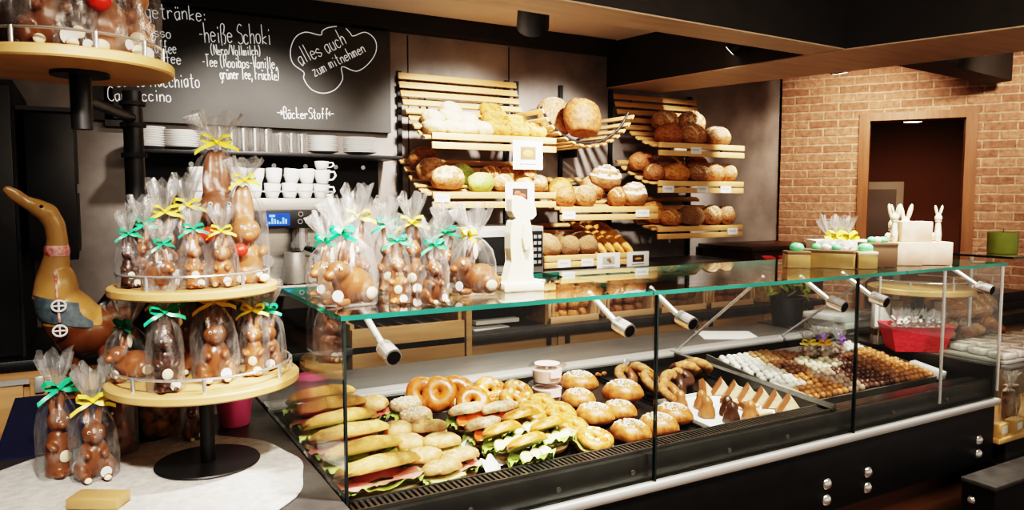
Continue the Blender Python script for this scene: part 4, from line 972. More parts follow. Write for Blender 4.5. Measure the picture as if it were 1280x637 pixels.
# doughnut rings half dipped in chocolate
def donut_build():
    t = thing('nut_ring', 'x', 'doughnut')
    def tor(R, r, h, a0, a1, n=30, k=14, g=0):
        rows = [[((R+(r+g)*math.cos(2*PI*j/k))*math.cos(a0+(a1-a0)*i/n), (R+(r+g)*math.cos(2*PI*j/k))*math.sin(a0+(a1-a0)*i/n), h+(h+g)*math.sin(2*PI*j/k)) for j in range(k)] for i in range(n+1)]
        m = MB(); m.quadgrid(rows, True)
        if a1-a0 > 6.2: bmesh.ops.remove_doubles(m.bm, verts=m.bm.verts, dist=1e-5)
        return m
    obj('ring', tor(.034, .018, .016, 0, 2*PI).jitter(.003, 40, 2), 'nutring', t)
    obj('glaze', tor(.034, .018, .016, -2.4, .9, g=.0018), 'chocd', t)
    return t
DN = Proto(donut_build)
for lb, x, y, rz, tl, gm, s in [('chocolate dipped ring at the back left of the pastries', 1.83, 2.31, .3, 50, 'choc', 1.05), ('golden ring second from the left at the back', 1.905, 2.30, 1.9, 48, 'nutring', 1.2), ('half dipped ring behind the dark glazed ring', 1.87, 2.20, .6, 45, 'choc', 1.15), ('dark glazed ring leaning in front of the others', 1.945, 2.165, .1, 55, 'chocd', 1.15), ('golden ring at the right with dark glazed end', 2.10, 2.255, 2.6, 40, 'chocd', 1.2), ('pale golden ring at the back right corner', 2.185, 2.27, 2.2, 40, 'nutring', 1.2), ('milk chocolate ring low at the left', 1.86, 2.085, .4, 40, 'chocl', 1.0), ('dark ring lying behind the cones', 2.03, 2.20, .2, 30, 'chocd', 1.0)]:
    DN.place(lb, 'doughnut', (x, y, deckz(y)+.045), 0, s, None, rot=(math.radians(tl), 0, rz), mats={'glaze': gm})
# chocolate marshmallow cones shaped like little figures
def cone_build():
    return solid('chocolate_cone', MB().lathe([(.001, 0), (.026, 0), (.029, .006), (.024, .026), (.018, .038), (.019, .046), (.016, .056), (.008, .066), (.001, .069)], 24, fn=lambda r, z, th: (r*(1+.06*math.sin(5*th+z*90)), z)), 'chocl', 'x', 'confection')
CN = Proto(cone_build)
for lb, x, y, mt, s in [('milk chocolate cone at the left rear of the white tray', 1.875, 2.03, 'chocl', 1.0), ('light chocolate cone with broad base in the second place', 1.905, 1.925, 'chocl', 1.1), ('dark chocolate cone at the front of the white tray', 1.945, 1.845, 'chocd', 1.1), ('dark chocolate cone behind the front dark one', 1.985, 1.905, 'chocd', 1.05), ('light chocolate cone right of the dark ones', 2.025, 1.835, 'chocl', 1.05), ('pinkish chocolate cone against the dark glazed ring', 1.95, 2.00, 'chocl', 1.0)]:
    CN.place(lb, 'confection', (x, y, deckz(y)+.008), x*9, s, None, mats={'chocolate_cone': mt})
def tri_build():
    t = thing('nut_triangle', 'x', 'pastry')
    f = lambda u, v, w: (u, w, v)
    obj('nut_slab', MB().prism([(-.048, 0), (.048, 0), (0, .068)], .018, f), 'nut', t, smooth=False)
    obj('chocolate_edge', MB().prism([(-.052, -.002), (-.030, -.002), (.004, .050), (0, .072)], .022, lambda u, v, w: (u, w-.002, v)), 'choc', t, smooth=False)
    return t
TR = Proto(tri_build)
for i, (x, y) in enumerate([(2.125, 2.07), (2.145, 2.02), (2.165, 1.97), (2.185, 1.92), (2.20, 1.87), (2.215, 1.82)]):
    TR.place('nut triangle, %s of the leaning row on the white tray' % ['rearmost', 'second from the back', 'third from the back', 'third from the front', 'second from the front', 'frontmost'][i], 'pastry', (x, y, deckz(y)+.012), -.5, 1, None, rot=(-.2, 0, -.6))
for i, (x, y) in enumerate([(2.07, 1.81), (2.10, 1.875), (2.08, 1.945)]):
    TR.place('flat lying nut triangle, %s on the white tray' % ['nearest the grille', 'middle one of the three', 'rearmost of the three'][i], 'pastry', (x, y, deckz(y)+.032), 0, .9, None, rot=(-1.45, 0, .4*i))
TR.place('brown nut triangle lying behind the leaning row', 'pastry', (2.08, 2.085, deckz(2.085)+.012), 0, 1, None, rot=(-.5, 0, .3))

# pralines
PT = (.815, .16, 1.85)
def pzz(y): return PT[0]+PT[1]*(y-PT[2])
t = thing('praline_tray', 'sloping tray with silver end handles carrying the chocolate truffle balls', 'tray', (2.325, 1.85, .815))
ta = math.atan(.16)
m = MB().bx(0, .885, 0, .52, -.01, 0).bx(0, .008, 0, .52, 0, .025).bx(.877, .885, 0, .52, 0, .025).bx(0, .885, -.004, .004, -.01, .016)
o = obj('tray_sheet', m, 'steeldk', t, rot=(ta, 0, 0), smooth=False)
for x in (-.005, .86): obj('handle', MB().bx(x-.008, x+.036, -.02, .13, .0, .040, .006), 'handle', t, rot=(ta, 0, 0))
def ball(mname):
    mb = MB().ell((0, 0, 0), (.0155, .0155, .0150), None, 14, 9)
    for v in mb.bm.verts: v.co *= 1+.05*math.sin(v.co.x*500+v.co.z*300)
    me = mb.mesh('truffle_'+mname); me.materials.append(K[mname] if mname in K else MATS[mname]); return me
M('t_amber', (.38, .155, .055), (.52, .24, .095), sc=60, rough=.35, rv=.2); M('t_gold', (.32, .16, .065), (.46, .27, .12), sc=60, rough=.4, rv=.2)
M('t_ivory', (.62, .53, .38), (.72, .64, .50), sc=60, rough=.5, rv=.1); M('t_white', (.70, .67, .62), rough=.6)
M('t_brown', (.22, .095, .05), (.30, .14, .08), sc=60, rough=.4, rv=.25); M('t_dark', (.075, .03, .022), (.11, .048, .034), sc=60, rough=.3, rv=.3); M('t_milk', (.40, .25, .18), (.58, .44, .36), sc=60, rough=.5, rv=.25)
TM = {k: ball(k) for k in ('t_amber', 't_gold', 't_ivory', 't_white', 't_brown', 't_dark', 't_milk')}
TL = {'t_amber_l': 'amber truffle ball in the front left patch of the praline tray', 't_amber_r': 'caramel truffle ball in the patch at the right end of the praline tray', 't_gold': 'golden truffle ball in the back left patch of the praline tray', 't_ivory': 'ivory truffle ball in the central pale patch of the praline tray', 't_white': 'white coconut truffle ball along the left edge of the praline tray', 't_brown_m': 'brown truffle ball in the patch between the gold and ivory patches', 't_brown_r': 'brown truffle ball between the dark and caramel patches', 't_dark': 'dark chocolate truffle ball in the black front patch of the praline tray', 't_milk': 'greyish milk truffle ball in the front patch beside the amber ones', 't_white_r': 'white truffle ball at the back right of the praline tray'}
nb = 0
for j in range(14):
    for i in range(25):
        x = 2.352+i*.0338+(.0169 if j % 2 else 0); v = j/13; u = i/24
        if x > 3.185: continue
        if v > .66 and .47 < u < .84: continue
        if u < .13+.05*v and v > .22: k, lk = 't_white', 't_white'
        elif v < .42: k, lk = ('t_amber', 't_amber_l') if u < .27+.1*(.42-v) else ('t_milk', 't_milk') if u < .42 else ('t_dark', 't_dark') if u < .68 else ('t_brown', 't_brown_r') if u < .80 else ('t_amber', 't_amber_r')
        elif v < .70: k, lk = ('t_ivory', 't_white') if u < .20 else ('t_brown', 't_brown_m') if u < .36 else ('t_ivory', 't_ivory') if u < .62 else ('t_dark', 't_dark') if u < .72 else ('t_brown', 't_brown_r') if u < .82 else ('t_amber', 't_amber_r')
        else: k, lk = ('t_gold', 't_gold') if u < .36 else ('t_brown', 't_brown_m') if u < .5 else ('t_white', 't_white_r')
        if nb >= 298: continue
        nb += 1
        y = 1.868+j*.0335
        o = bpy.data.objects.new('truffle', TM[k]); COL.objects.link(o)
        o.location = (x+rnd.uniform(-.003, .003), y+rnd.uniform(-.003, .003), pzz(y)+.018+.010*abs(math.sin(u*19))*math.sin(v*3.1)+rnd.uniform(0, .003)); o.rotation_euler = (rnd.random(), rnd.random(), rnd.random()*6)
        tag(o, TL[lk], 'truffle', TL[lk].replace('truffle ball', 'truffle balls'))

# ------------------------------------------------------------------ wrapped chocolate rabbits
def bag_mesh(rb, hn, ht, seed, sq=.9):
    q = random.Random(seed); ph = [q.uniform(0, 6) for _ in range(6)]
    prof = [(.001, .003), (rb*.96, .003), (rb, .012), (rb*1.03, hn*.30), (rb*.98, hn*.55), (rb*.80, hn*.75), (rb*.50, hn*.88), (rb*.24, hn*.96), (rb*.17, hn), (rb*.24, hn+.10*(ht-hn)), (rb*.42, hn+.35*(ht-hn)), (rb*.62, hn+.65*(ht-hn)), (rb*.78, ht)]
    def fn(r, z, t):
        if r < .002: return r, z
        k = min(1, max(0, (z/hn-.35)/.5)); w = .035*math.sin(3*t+ph[0]+z*30)+.10*k*math.sin(7*t+ph[1])+.07*k*math.sin(12*t+ph[2]+z*8)
        if z > hn: w += .20*math.sin(6*t+ph[3])+.12*math.sin(13*t+ph[4]); z += (z-hn)*.18*math.sin(5*t+ph[5])
        return r*(1+w), z
    mb = MB().lathe(prof, 56, fn=fn, capb=False)
    for v in mb.bm.verts: v.co.y *= sq
    for f in mb.bm.faces:
        if f.calc_center_median().z > hn*.97: f.material_index = 1
    return mb.mesh('wrapper', True, 70)
def bow(hn, r, s=1.0, seed=0):
    m = MB(); q = random.Random(seed); y = -r*.9
    m.lathe([(r*.95, hn-.004), (r*1.15, hn), (r*.95, hn+.004)], 16, capa=False, capb=False)
    m.ell((0, y-.003, hn), (.006*s, .005*s, .006*s), None, 10, 8)
    for sg in (-1, 1):
        lp = [(0, y-.004, hn), (sg*.014*s, y-.012, hn+.014*s), (sg*.031*s, y-.010, hn+.017*s), (sg*.036*s, y-.004, hn+.006*s), (sg*.024*s, y-.003, hn-.001*s), (0, y-.004, hn)]
        m.strip([(a, b, c) for a, b, c in lp], (0, .006*s, .004*s))
        e = q.uniform(-.008, .010)
        tl = [(0, y-.005, hn), (sg*.016*s, y-.012, hn-.008*s), (sg*.034*s, y-.014, hn-.012*s+e), (sg*.050*s, y-.008, hn-.022*s+e*2)]
        m.strip(tl, (0, .002*s, .0045*s))
    return m
def rabbit(kind):
    def build():
        t = thing('chocolate_rabbit', 'x', 'chocolate rabbit'); b = MB(); ey = None; patches = []
        if kind == 'sit':
            b.ell((0, 0, .048), (.034, .031, .048)); b.ell((0, -.008, .108), (.026, .026, .026)); b.ell((0, -.030, .101), (.014, .013, .012))
            for s in (-1, 1):
                b.ell((s*.012, .004, .148), (.0085, .006, .034), E3(-6, s*8, 0)); b.ell((s*.029, -.008, .024), (.016, .028, .024)); b.ell((s*.020, -.036, .009), (.011, .024, .009)); b.ell((s*.019, -.030, .064), (.009, .014, .009), E3(25, 0, s*-20)); patches.append(((s*.020, -.058, .011), (.008, .004, .007)))
            b.ell((0, .034, .020), (.012, .012, .012)); ey = [(s*.012, -.029, .115) for s in (-1, 1)]; er = .0038;  bagp = (.052, .185, .262); vx = .003
        elif kind == 'side':
            b.ell((0, .018, .042), (.034, .054, .042)); b.ell((0, -.034, .078), (.025, .029, .026)); b.ell((0, -.060, .070), (.013, .014, .012)); b.ell((0, -.015, .055), (.025, .03, .035))
            for s in (-1, 1):
                b.ell((s*.014, -.002, .122), (.008, .012, .034), E3(-28, s*10, 0)); b.ell((s*.027, .035, .028), (.018, .030, .028)); b.ell((s*.022, -.040, .010), (.010, .022, .010)); patches.append(((s*.042, .032, .026), (.006, .018, .015))); patches.append(((s*.019, -.006, .120), (.0035, .008, .024)))
            b.ell((0, .076, .035), (.013, .013, .013)); ey = [(s*.021, -.046, .087) for s in (-1, 1)]; er = .004; bagp = (.068, .165, .240); vx = .003
        elif kind == 'tall':
            b.ell((0, 0, .050), (.028, .026, .055)); b.ell((0, -.003, .122), (.023, .023, .024)); b.ell((0, -.022, .115), (.012, .011, .010)); b.ell((0, 0, .085), (.021, .02, .02)); b.cyl((0, 0, .0), (0, 0, .03), .030, .026)
            for s in (-1, 1):
                b.ell((s*.010, .002, .162), (.008, .006, .034), E3(0, s*5, 0)); b.ell((s*.023, -.018, .070), (.009, .016, .008), E3(30, 0, s*-25)); b.ell((s*.015, -.026, .008), (.011, .020, .008))
            b.ell((0, .030, .025), (.010, .010, .010)); ey = [(s*.010, -.021, .127) for s in (-1, 1)]; er = .0036; patches.append(((0, -.0275, .045), (.013, .004, .014))); bagp = (.044, .198, .272); vx = .0028
        else:
            b.ell((0, 0, .075), (.064, .056, .078)); b.ell((0, -.012, .188), (.054, .052, .050)); b.ell((0, -.056, .172), (.028, .024, .022)); b.cyl((0, 0, 0), (0, 0, .05), .066, .060)
            for s in (-1, 1):
                b.ell((s*.016, .006, .275), (.022, .018, .085), E3(-4, s*-3, 0)); b.ell((s*.058, -.030, .115), (.018, .034, .018), E3(20, 0, s*-30)); b.ell((s*.040, -.062, .014), (.023, .040, .014)); patches.append(((s*.042, -.098, .020), (.018, .006, .014)))
            b.ell((0, .062, .04), (.022, .022, .022)); ey = [(s*.024, -.056, .204) for s in (-1, 1)]; er = .006; bagp = (.086, .375, .450); vx = .005
        obj('rabbit_body', fuse(b, vx, 3, .5), 'choc', t)
        for p in ey:
            d = Vector((p[0]*.6, -1, .05)).normalized(); m = MB().ell(p, (er, er, er*1.1), None, 12, 8); m.ell(Vector(p)+d*er*.62, (er*.6,)*3, None, 10, 6, m=1)
            obj('eye', m, ['eyew', 'eyeb'], t)
        if patches:
            for c, r in patches: obj('white_patch', MB().ell(c, r, None, 14, 8), 'chocw', t)
        if kind == 'big': obj('sugar_egg', MB().ell((-.035, -.078, .122), (.026, .022, .021)), 'red', t)
        rb, hn, ht = bagp
        obj('wrapper', bag_mesh(rb, hn, ht, hash(kind) % 7 if False else len(kind)+int(rb*1000)), ['cello', 'cello_top'], t)
        obj('ribbon', bow(hn, rb*.19, .95 if kind != 'big' else 1.15, 3), 'rib_green', t)
        obj('sticker', MB().lathe([(.001, 0), (.013, 0), (.013, .001), (.001, .0012)], 18), 'paper', t, (rb*.35, -rb*.9*.97, rb*.4), (PI/2-.05, 0, .35))
        return t
    return Proto(build)
RB = {k: rabbit(k) for k in ('sit', 'side', 'tall', 'big')}
def bunny(k, label, x, y, z, rz, s, rib, body='choc', group=None):
    RB[k].place(label, 'chocolate rabbit', (x, y, z), rz, s, group, mats={'ribbon': 'rib_'+rib, 'rabbit_body': body})

# round display stand
SX, SY = .254, 2.055
def disc_parts(t, r, z, rail=True, th=.024, arc=(150, 395), posts=(195, 235, 290, 345)):
    top = obj('shelf_disc', MB().lathe([(.001, z-th), (r-.004, z-th), (r, z-th+.004), (r, z-.004), (r-.004, z), (.001, z)], 72), 'lightwood', t)
    if rail:
        rr = r-.022
        obj('guard_rail', MB().tube([(rr*math.cos(math.radians(a)), rr*math.sin(math.radians(a)), z+.034) for a in range(arc[0], arc[1]+1, 7)], .0032, 8), 'chrome', top)
        for a in posts: obj('rail_post', MB().cyl((rr*math.cos(math.radians(a)), rr*math.sin(math.radians(a)), z), (rr*math.cos(math.radians(a)), rr*math.sin(math.radians(a)), z+.036), .005, n=12), 'chrome', top)
    return top
Z1, Z2 = 1.143, 1.382
t = thing('round_display_stand', 'two tier round wooden display stand on black disc foot full of wrapped rabbits', 'display stand', (SX, SY, .908))
obj('foot_disc', MB().lathe([(.001, 0), (.128, 0), (.130, .003), (.128, .006), (.001, .007)], 64), 'black', t)
obj('pole', MB().cyl((0, 0, .005), (0, 0, Z2-.93), .018, n=28), 'black', t)
disc_parts(t, .235, Z1-.908, True, .022, (165, 370), (215, 262, 318, 350))
d2 = disc_parts(t, .203, Z2-.908, True, .022, (180, 375), (228, 300, 340)); d2.location = (-.018, 0, 0)
def ins(cx, cy, R, x, y):
    d = math.hypot(x-cx, y-cy)
    return (x, y) if d <= R else (cx+(x-cx)*R/d, cy+(y-cy)*R/d)
F = lambda x, y: -math.atan2(x, y)   # turn towards the customer side
def on_disc(R, z, L_):
    for k, lb, x, y, rz, s, rib, body in L_:
        x, y = ins(SX-(.018 if z > 1.3 else 0), SY, R, x, y); bunny(k, lb, x, y, z+.002, F(x, y)+rz, s, rib, body)
D1 = ' on the lower disc'; D2 = ' on the upper disc'
on_disc(.178, Z1, [
 ('side', 'chocolate rabbit in profile with white ear and green bow, far left'+D1, .075, 2.09, -1.0, .85, 'green', 'choc'),
 ('tall', 'dark slim chocolate rabbit with green bow at the front edge'+D1, .150, 1.92, .15, .95, 'green', 'chocd'),
 ('sit', 'large sitting chocolate rabbit with yellow bow in the middle'+D1, .268, 1.975, .1, 1.08, 'yellow', 'choc'),
 ('tall', 'slim chocolate rabbit with yellow bow right of the middle one'+D1, .365, 1.985, -.2, .86, 'yellow', 'chocl'),
 ('sit', 'chocolate rabbit with wide green bow at the right front'+D1, .415, 2.05, -.3, .86, 'green', 'choc'),
 ('tall', 'rabbit with yellow bow behind the dark slim rabbit'+D1, .165, 2.14, .2, .98, 'yellow', 'choc'),
 ('sit', 'rabbit with green bow behind the large sitting rabbit'+D1, .225, 2.10, .1, 1.02, 'green', 'chocl'),
 ('sit', 'rabbit with green bow farthest right at the back'+D1, .425, 2.17, -.4, .95, 'green', 'choc'),
 ('sit', 'rabbit with yellow bow hidden at the back right'+D1, .33, 2.16, 0, 1.0, 'yellow', 'choc'),
])
on_disc(.155, Z2, [
 ('tall', 'small chocolate rabbit with green bow at the far left'+D2, .085, 2.03, .3, .66, 'green', 'chocd'),
 ('sit', 'chocolate rabbit with tall cellophane and green bow second from the left'+D2, .120, 2.06, .4, .82, 'green', 'choc'),
 ('side', 'crouching chocolate rabbit with green bow at the left front'+D2, .150, 1.955, .6, .66, 'green', 'choc'),
 ('sit', 'chocolate rabbit with drooping yellow bow behind the left front ones'+D2, .175, 2.13, .2, .98, 'yellow', 'choc'),
 ('tall', 'slim chocolate rabbit with green bow in the front middle'+D2, .222, 1.935, .1, .72, 'green', 'chocl'),
 ('tall', 'tall rabbit with yellow bow in the back middle'+D2, .232, 2.15, .2, 1.0, 'yellow', 'choc'),
 ('sit', 'chocolate rabbit with broad yellow bow right of the front middle'+D2, .288, 1.945, -.1, .74, 'yellow', 'chocl'),
 ('big', 'giant chocolate rabbit with yellow bow rising above all others'+D2, .315, 2.185, .1, .98, 'yellow', 'choc'),
 ('big', 'big light chocolate rabbit holding a red egg at the right'+D2, .355, 2.02, .25, .70, 'yellow', 'chocl'),
])
# rabbits on the glass top
G = ' on the glass top'
for k, lb, x, y, rz, s, rib, body in [
 ('side', 'chocolate rabbit with green bow at the far left end'+G, .565, 1.985, -.75, .92, 'green', 'chocl'),
 ('side', 'large dark nosed chocolate rabbit looking left with pale green bow'+G, .560, 1.80, -.75, 1.08, 'green', 'choc'),
 ('tall', 'tall chocolate rabbit with big yellow bow behind the left pair'+G, .66, 2.03, .1, 1.08, 'yellow', 'choc'),
 ('tall', 'chocolate rabbit with green bow beside the tall yellow one'+G, .745, 2.02, 0, .96, 'green', 'choc'),
 ('tall', 'chocolate rabbit with yellow bow behind the small green bowed one'+G, .785, 1.93, -.1, 1.0, 'yellow', 'choc'),
 ('tall', 'small chocolate rabbit with green bow at the front of the row'+G, .675, 1.765, .1, .80, 'green', 'chocl'),
 ('sit', 'chocolate rabbit with turquoise green bow at the right back'+G, .875, 1.905, -.1, .92, 'green', 'choc'),
 ('sit', 'chocolate rabbit with white patches at the right front'+G, .750, 1.715, .5, .80, 'green', 'choc'),
 ('side', 'stout chocolate rabbit looking left with yellow bow beside the wooden hare'+G, .925, 1.83, -1.05, 1.0, 'yellow', 'choc')]:
    bunny(k, lb, x, y, ZT+.001, F(x, y)+rz, s, rib, body)
HP = [(-.059, 0), (.047, 0), (.05, .02), (.036, .032), (.032, .045), (.036, .075), (.035, .11), (.032, .15), (.030, .185), (.020, .206), (.034, .203), (.046, .215), (.044, .235), (.034, .25), (.016, .258), (.0, .268), (-.022, .272), (-.032, .262), (-.032, .225), (-.025, .212), (-.014, .206), (-.03, .2), (-.036, .165), (-.036, .12), (-.031, .085), (-.042, .05), (-.048, .03), (-.059, .022)]
t = thing('wooden_hare', 'cream painted flat wooden hare standing on the glass top', 'wooden hare', (1.075, 1.84, ZT+.001), F(1.09, 1.86)+.45)
mb = MB().prism(HP, .042, lambda u, v, w: (u, -.021+w, v)); bmesh.ops.bevel(mb.bm, geom=[e for e in mb.bm.edges], offset=.002, segments=1, affect='EDGES')
obj('hare_cutout', mb, 'cream', t, smooth=False)
obj('base_block', MB().box((0, 0, .012), (.125, .075, .024), None, .003), 'cream', t)
obj('arm', MB().prism([(.0, .19), (.014, .185), (.02, .15), (.014, .12), (.004, .118), (-.004, .15)], .012, lambda u, v, w: (u, -.034+w, v)), 'cream', t, smooth=False)
solid('paper_sheet', MB().bx(0, .12, 0, .16, 0, .004), 'paper', 'white paper lying on the glass top behind the wooden hare', 'paper', (1.15, 1.98, ZT+.001), (0, 0, .2))

# rabbits and other things on the counter
CT = .908
bunny('tall', 'tall cellophane bag with dark chocolate animal and green bow on the white felt mat', -.082, 2.15, CT+.001, .5, 1.12, 'green', 'choc')
bunny('sit', 'chocolate rabbit bag with yellow bow on the white felt mat', -.005, 2.085, CT+.001, .1, 1.05, 'yellow', 'choc')
bunny('sit', 'bare looking brown chocolate animal bag with green bow behind the yellow bowed bag', .055, 2.26, CT+.001, -.9, 1.0, 'green', 'choc')
bunny('sit', 'chocolate rabbit bag with green bow under the stand behind its pole', .245, 2.30, CT-.003, .2, .72, 'green', 'choc')
t = thing('painted_pot', 'dark painted pot with pink sugar egg under the round stand', 'pot', (.165, 2.385, CT-.006))
obj('pot_body', MB().lathe([(.001, 0), (.048, 0), (.056, .03), (.060, .085), (.057, .10), (.053, .10), (.05, .02), (.001, .015)], 36), 'egg_deco', t)
obj('sugar_egg', MB().ell((0, 0, .105), (.036, .036, .028)), 'pink', t)
t = thing('pink_bucket', 'small pink metal bucket under the right side of the round stand', 'bucket', (.376, 2.39, CT-.006))
obj('bucket_body', MB().lathe([(.001, .0), (.043, 0), (.045, .004), (.058, .115), (.061, .118), (.061, .123), (.056, .123), (.043, .008), (.001, .006)], 40), 'bucket', t)
obj('handle', MB().tube([(.060*math.cos(a), .02*math.sin(a), .112-.03*math.sin(a)) for a in [PI*i/12 for i in range(13)]], .002), 'chrome', t)

# top tier on its own black pole
TZ = 1.905
t = thing('pole_mounted_disc', 'round wooden shelf disc held by an arm on a tall black pole', 'display stand', (0, 0, 0))
obj('pole', MB().cyl((.125, 2.38, .902), (.125, 2.38, 1.90), .026, n=32).cyl((.125, 2.38, .902), (.125, 2.38, .912), .07), 'black', t)
for z in (1.715, 1.80, 1.86): obj('collar', MB().cyl((.125, 2.38, z), (.125, 2.38, z+.012), .034, n=32), 'blackm', t)
obj('arm', MB().tube([(.125, 2.38, 1.825), (.01, 1.99, 1.825)], .014, 14).cyl((.0, 1.96, 1.755), (.0, 1.96, TZ-.028), .022, n=24).cyl((.0, 1.96, TZ-.032), (.0, 1.96, TZ-.024), .06, n=32), 'black', t)
top = disc_parts(t, .215, 0, True, .024, (170, 380), (205, 240, 285, 318, 345)); top.location = (-.02, 1.96, TZ)
D3 = ' on the high disc'
for k, lb, x, y, rz, s, rib, body in [('side', 'bag with white and red decorated chocolate figure at the far left'+D3, -.125, 1.93, .5, 1.4, 'yellow', 'chocd'), ('sit', 'large dark chocolate rabbit bag with yellow bow left of centre'+D3, -.060, 1.90, .2, 1.5, 'yellow', 'choc'), ('tall', 'mostly empty looking clear bag with small green figure in the middle'+D3, -.005, 1.88, .2, 1.0, 'green', 'chocd'), ('big', 'giant brown chocolate rabbit bag at the right'+D3, .045, 1.94, .4, .95, 'yellow', 'choc'), ('tall', 'slim chocolate rabbit bag at the far right edge'+D3, .118, 1.955, 0, 1.2, 'orange', 'chocl')]:
    bunny(k, lb, x, y, TZ+.001, F(x, y)+rz, s, rib, body)

# ------------------------------------------------------------------ left counter
t = thing('service_counter', 'dark slate topped counter carrying the rabbit stand at the left', 'counter', (0, 0, 0))
obj('countertop', MB().bx(-.235, X0-.008, 1.05, 3.09, .86, .90, .002), 'slate', t)
obj('front_panel', MB().bx(-.22, X0-.01, 1.1, 3.07, 0, .86), 'black', t)
solid('navy_cloth', MB().bx(-.235, .02, 2.36, 3.08, .9005, .904).bx(-.240, -.2355, 2.36, 3.08, .70, .904), 'navy', 'dark navy cloth over the left rear corner of the slate counter', 'cloth')
mb = MB(); rows = []
for i in range(13):
    r = .0+.405*i/12; row = []
    for j in range(96):
        a = 2*PI*j/96; rr = r*(1+(.012*math.cos(12*a) if i == 12 else 0))
        x = .062+rr*math.cos(a)*1.0; y = 1.955+rr*math.sin(a)*1.04; x = max(x, -.233)
        d = abs((x-.08)*.80+(y-2.2)*-.42); row.append((x, y, .9035+.004*math.exp(-(d/.012)**2)+.0012*noise.noise(Vector((x*14, y*14, 0)))))
    rows.append(row)
mb.quadgrid(rows, True)
for v in [v for v in mb.bm.verts]: pass
bmesh.ops.remove_doubles(mb.bm, verts=mb.bm.verts, dist=1e-5)
g = bmesh.ops.extrude_face_region(mb.bm, geom=mb.bm.faces[:]); bmesh.ops.translate(mb.bm, verts=[v for v in g['geom'] if isinstance(v, bmesh.types.BMVert)], vec=(0, 0, .003))
solid('felt_mat', mb, 'felt', 'white round felt mat with fold line under the display stand', 'mat')
t = thing('wooden_board', 'small plain wooden block lying on the white felt mat at the bottom edge', 'board', (.0, 1.885, .909), -.55)
obj('block', MB().box((0, 0, .012), (.115, .06, .024), None, .002), wood_mat('block_wood', (.38, .23, .10), (.48, .31, .15), 0, 3), t)

# wooden duck
def duck():
    t = thing('wooden_duck', 'tall carved wooden runner duck with red collar behind the stand', 'wooden duck', (0, 2.95, .90)); b = MB()
    nk = [(-.112, 0, .36), (-.108, 0, .42), (-.092, 0, .50), (-.088, 0, .56), (-.094, 0, .61), (-.112, 0, .645), (-.140, 0, .668)]
    b.loft(nk, [(.06, .06), (.052, .045), (.040, .034), (.033, .030), (.033, .030), (.036, .032), (.030, .030)], 18, up=(0, 1, 0))
    b.ell((-.122, 0, .655), (.046, .036, .033), E3(0, 20, 0), 24, 16)
    b.loft([(-.140, 0, .668), (-.175, 0, .688), (-.205, 0, .714), (-.232, 0, .735)], [(.030, .026), (.022, .016), (.022, .011), (.012, .006)], 16, up=(0, 1, 0))
    b.ell((-.098, 0, .38), (.066, .062, .10), E3(0, 12, 0), 24, 16)
    b.ell((-.055, 0, .285), (.090, .075, .115), E3(0, -25, 0), 28, 18)
    b.ell((-.02, 0, .235), (.10, .07, .075), E3(0, -8, 0), 28, 18)
    b.loft([(.02, 0, .27), (.07, 0, .278), (.12, 0, .284), (.165, 0, .285)], [(.060, .05), (.045, .030), (.035, .018), (.018, .008)], 16, up=(0, 1, 0))
    me = fuse(b, .006, 4, .5); me.materials.append(K['duckwood']); me.materials.append(K['duckdark'])
    for p in me.polygons:
        c = p.center
        if c.z < .268+.10*max(0, -c.x-.08) or c.x > .035: p.material_index = 1
    obj('duck_body', me, None, t)
    for dy, x in ((-.02, .03), (.02, -.06)):
        obj('leg', MB().loft([(x, dy, .20), (x+.008, dy, .12), (x+.014, dy, .05), (x+.012, dy, .012)], [.020, .014, .011, .013], 14), 'duckdark', t)
        obj('foot', MB().loft([(x+.03, dy, .008), (x-.02, dy, .010), (x-.06, dy, .006)], [(.012, .007), (.022, .009), (.030, .005)], 14, up=(0, 0, 1)), 'duckdark', t)
    obj('collar', MB().lathe([(.0365, 0), (.0395, .012), (.039, .026), (.035, .036)], 32, (-.0905, 0, .505), capa=False, capb=False), 'duckred', t)
    bm_ = MB(); rows = []
    for z, rx, ry, cx_ in [(.272, .098, .081, -.055), (.30, .098, .081, -.066), (.335, .089, .077, -.078), (.36, .083, .073, -.086)]:
        rows.append([(cx_+rx*math.cos(2*PI*j/40), ry*math.sin(2*PI*j/40), z+.02*math.cos(2*PI*j/40)*-1) for j in range(40)])
    obj('waistband', bm_.quadgrid(rows, True), 'duckblue', t)
    obj('lacing', MB().tube([(-.098, -.066, .46), (-.095, -.070, .40), (-.092, -.080, .34), (-.09, -.086, .29)], .004), 'duckred', t)
    for z in (.345, .262):
        m = MB(); m.tube([(-.09+.02*math.cos(a), -.090, z+.018*math.sin(a)) for a in [2*PI*i/20 for i in range(21)]], .0035, 6); m.tube([(-.108, -.090, z), (-.072, -.090, z)], .003, 6); m.tube([(-.09, -.090, z-.018), (-.09, -.090, z+.018)], .003, 6)
        obj('pendant', m, 'paper', t)
    obj('eye', MB().ell((-.128, -.031, .672), (.006, .004, .006), None, 10, 8), 'eyeb', t)
duck()

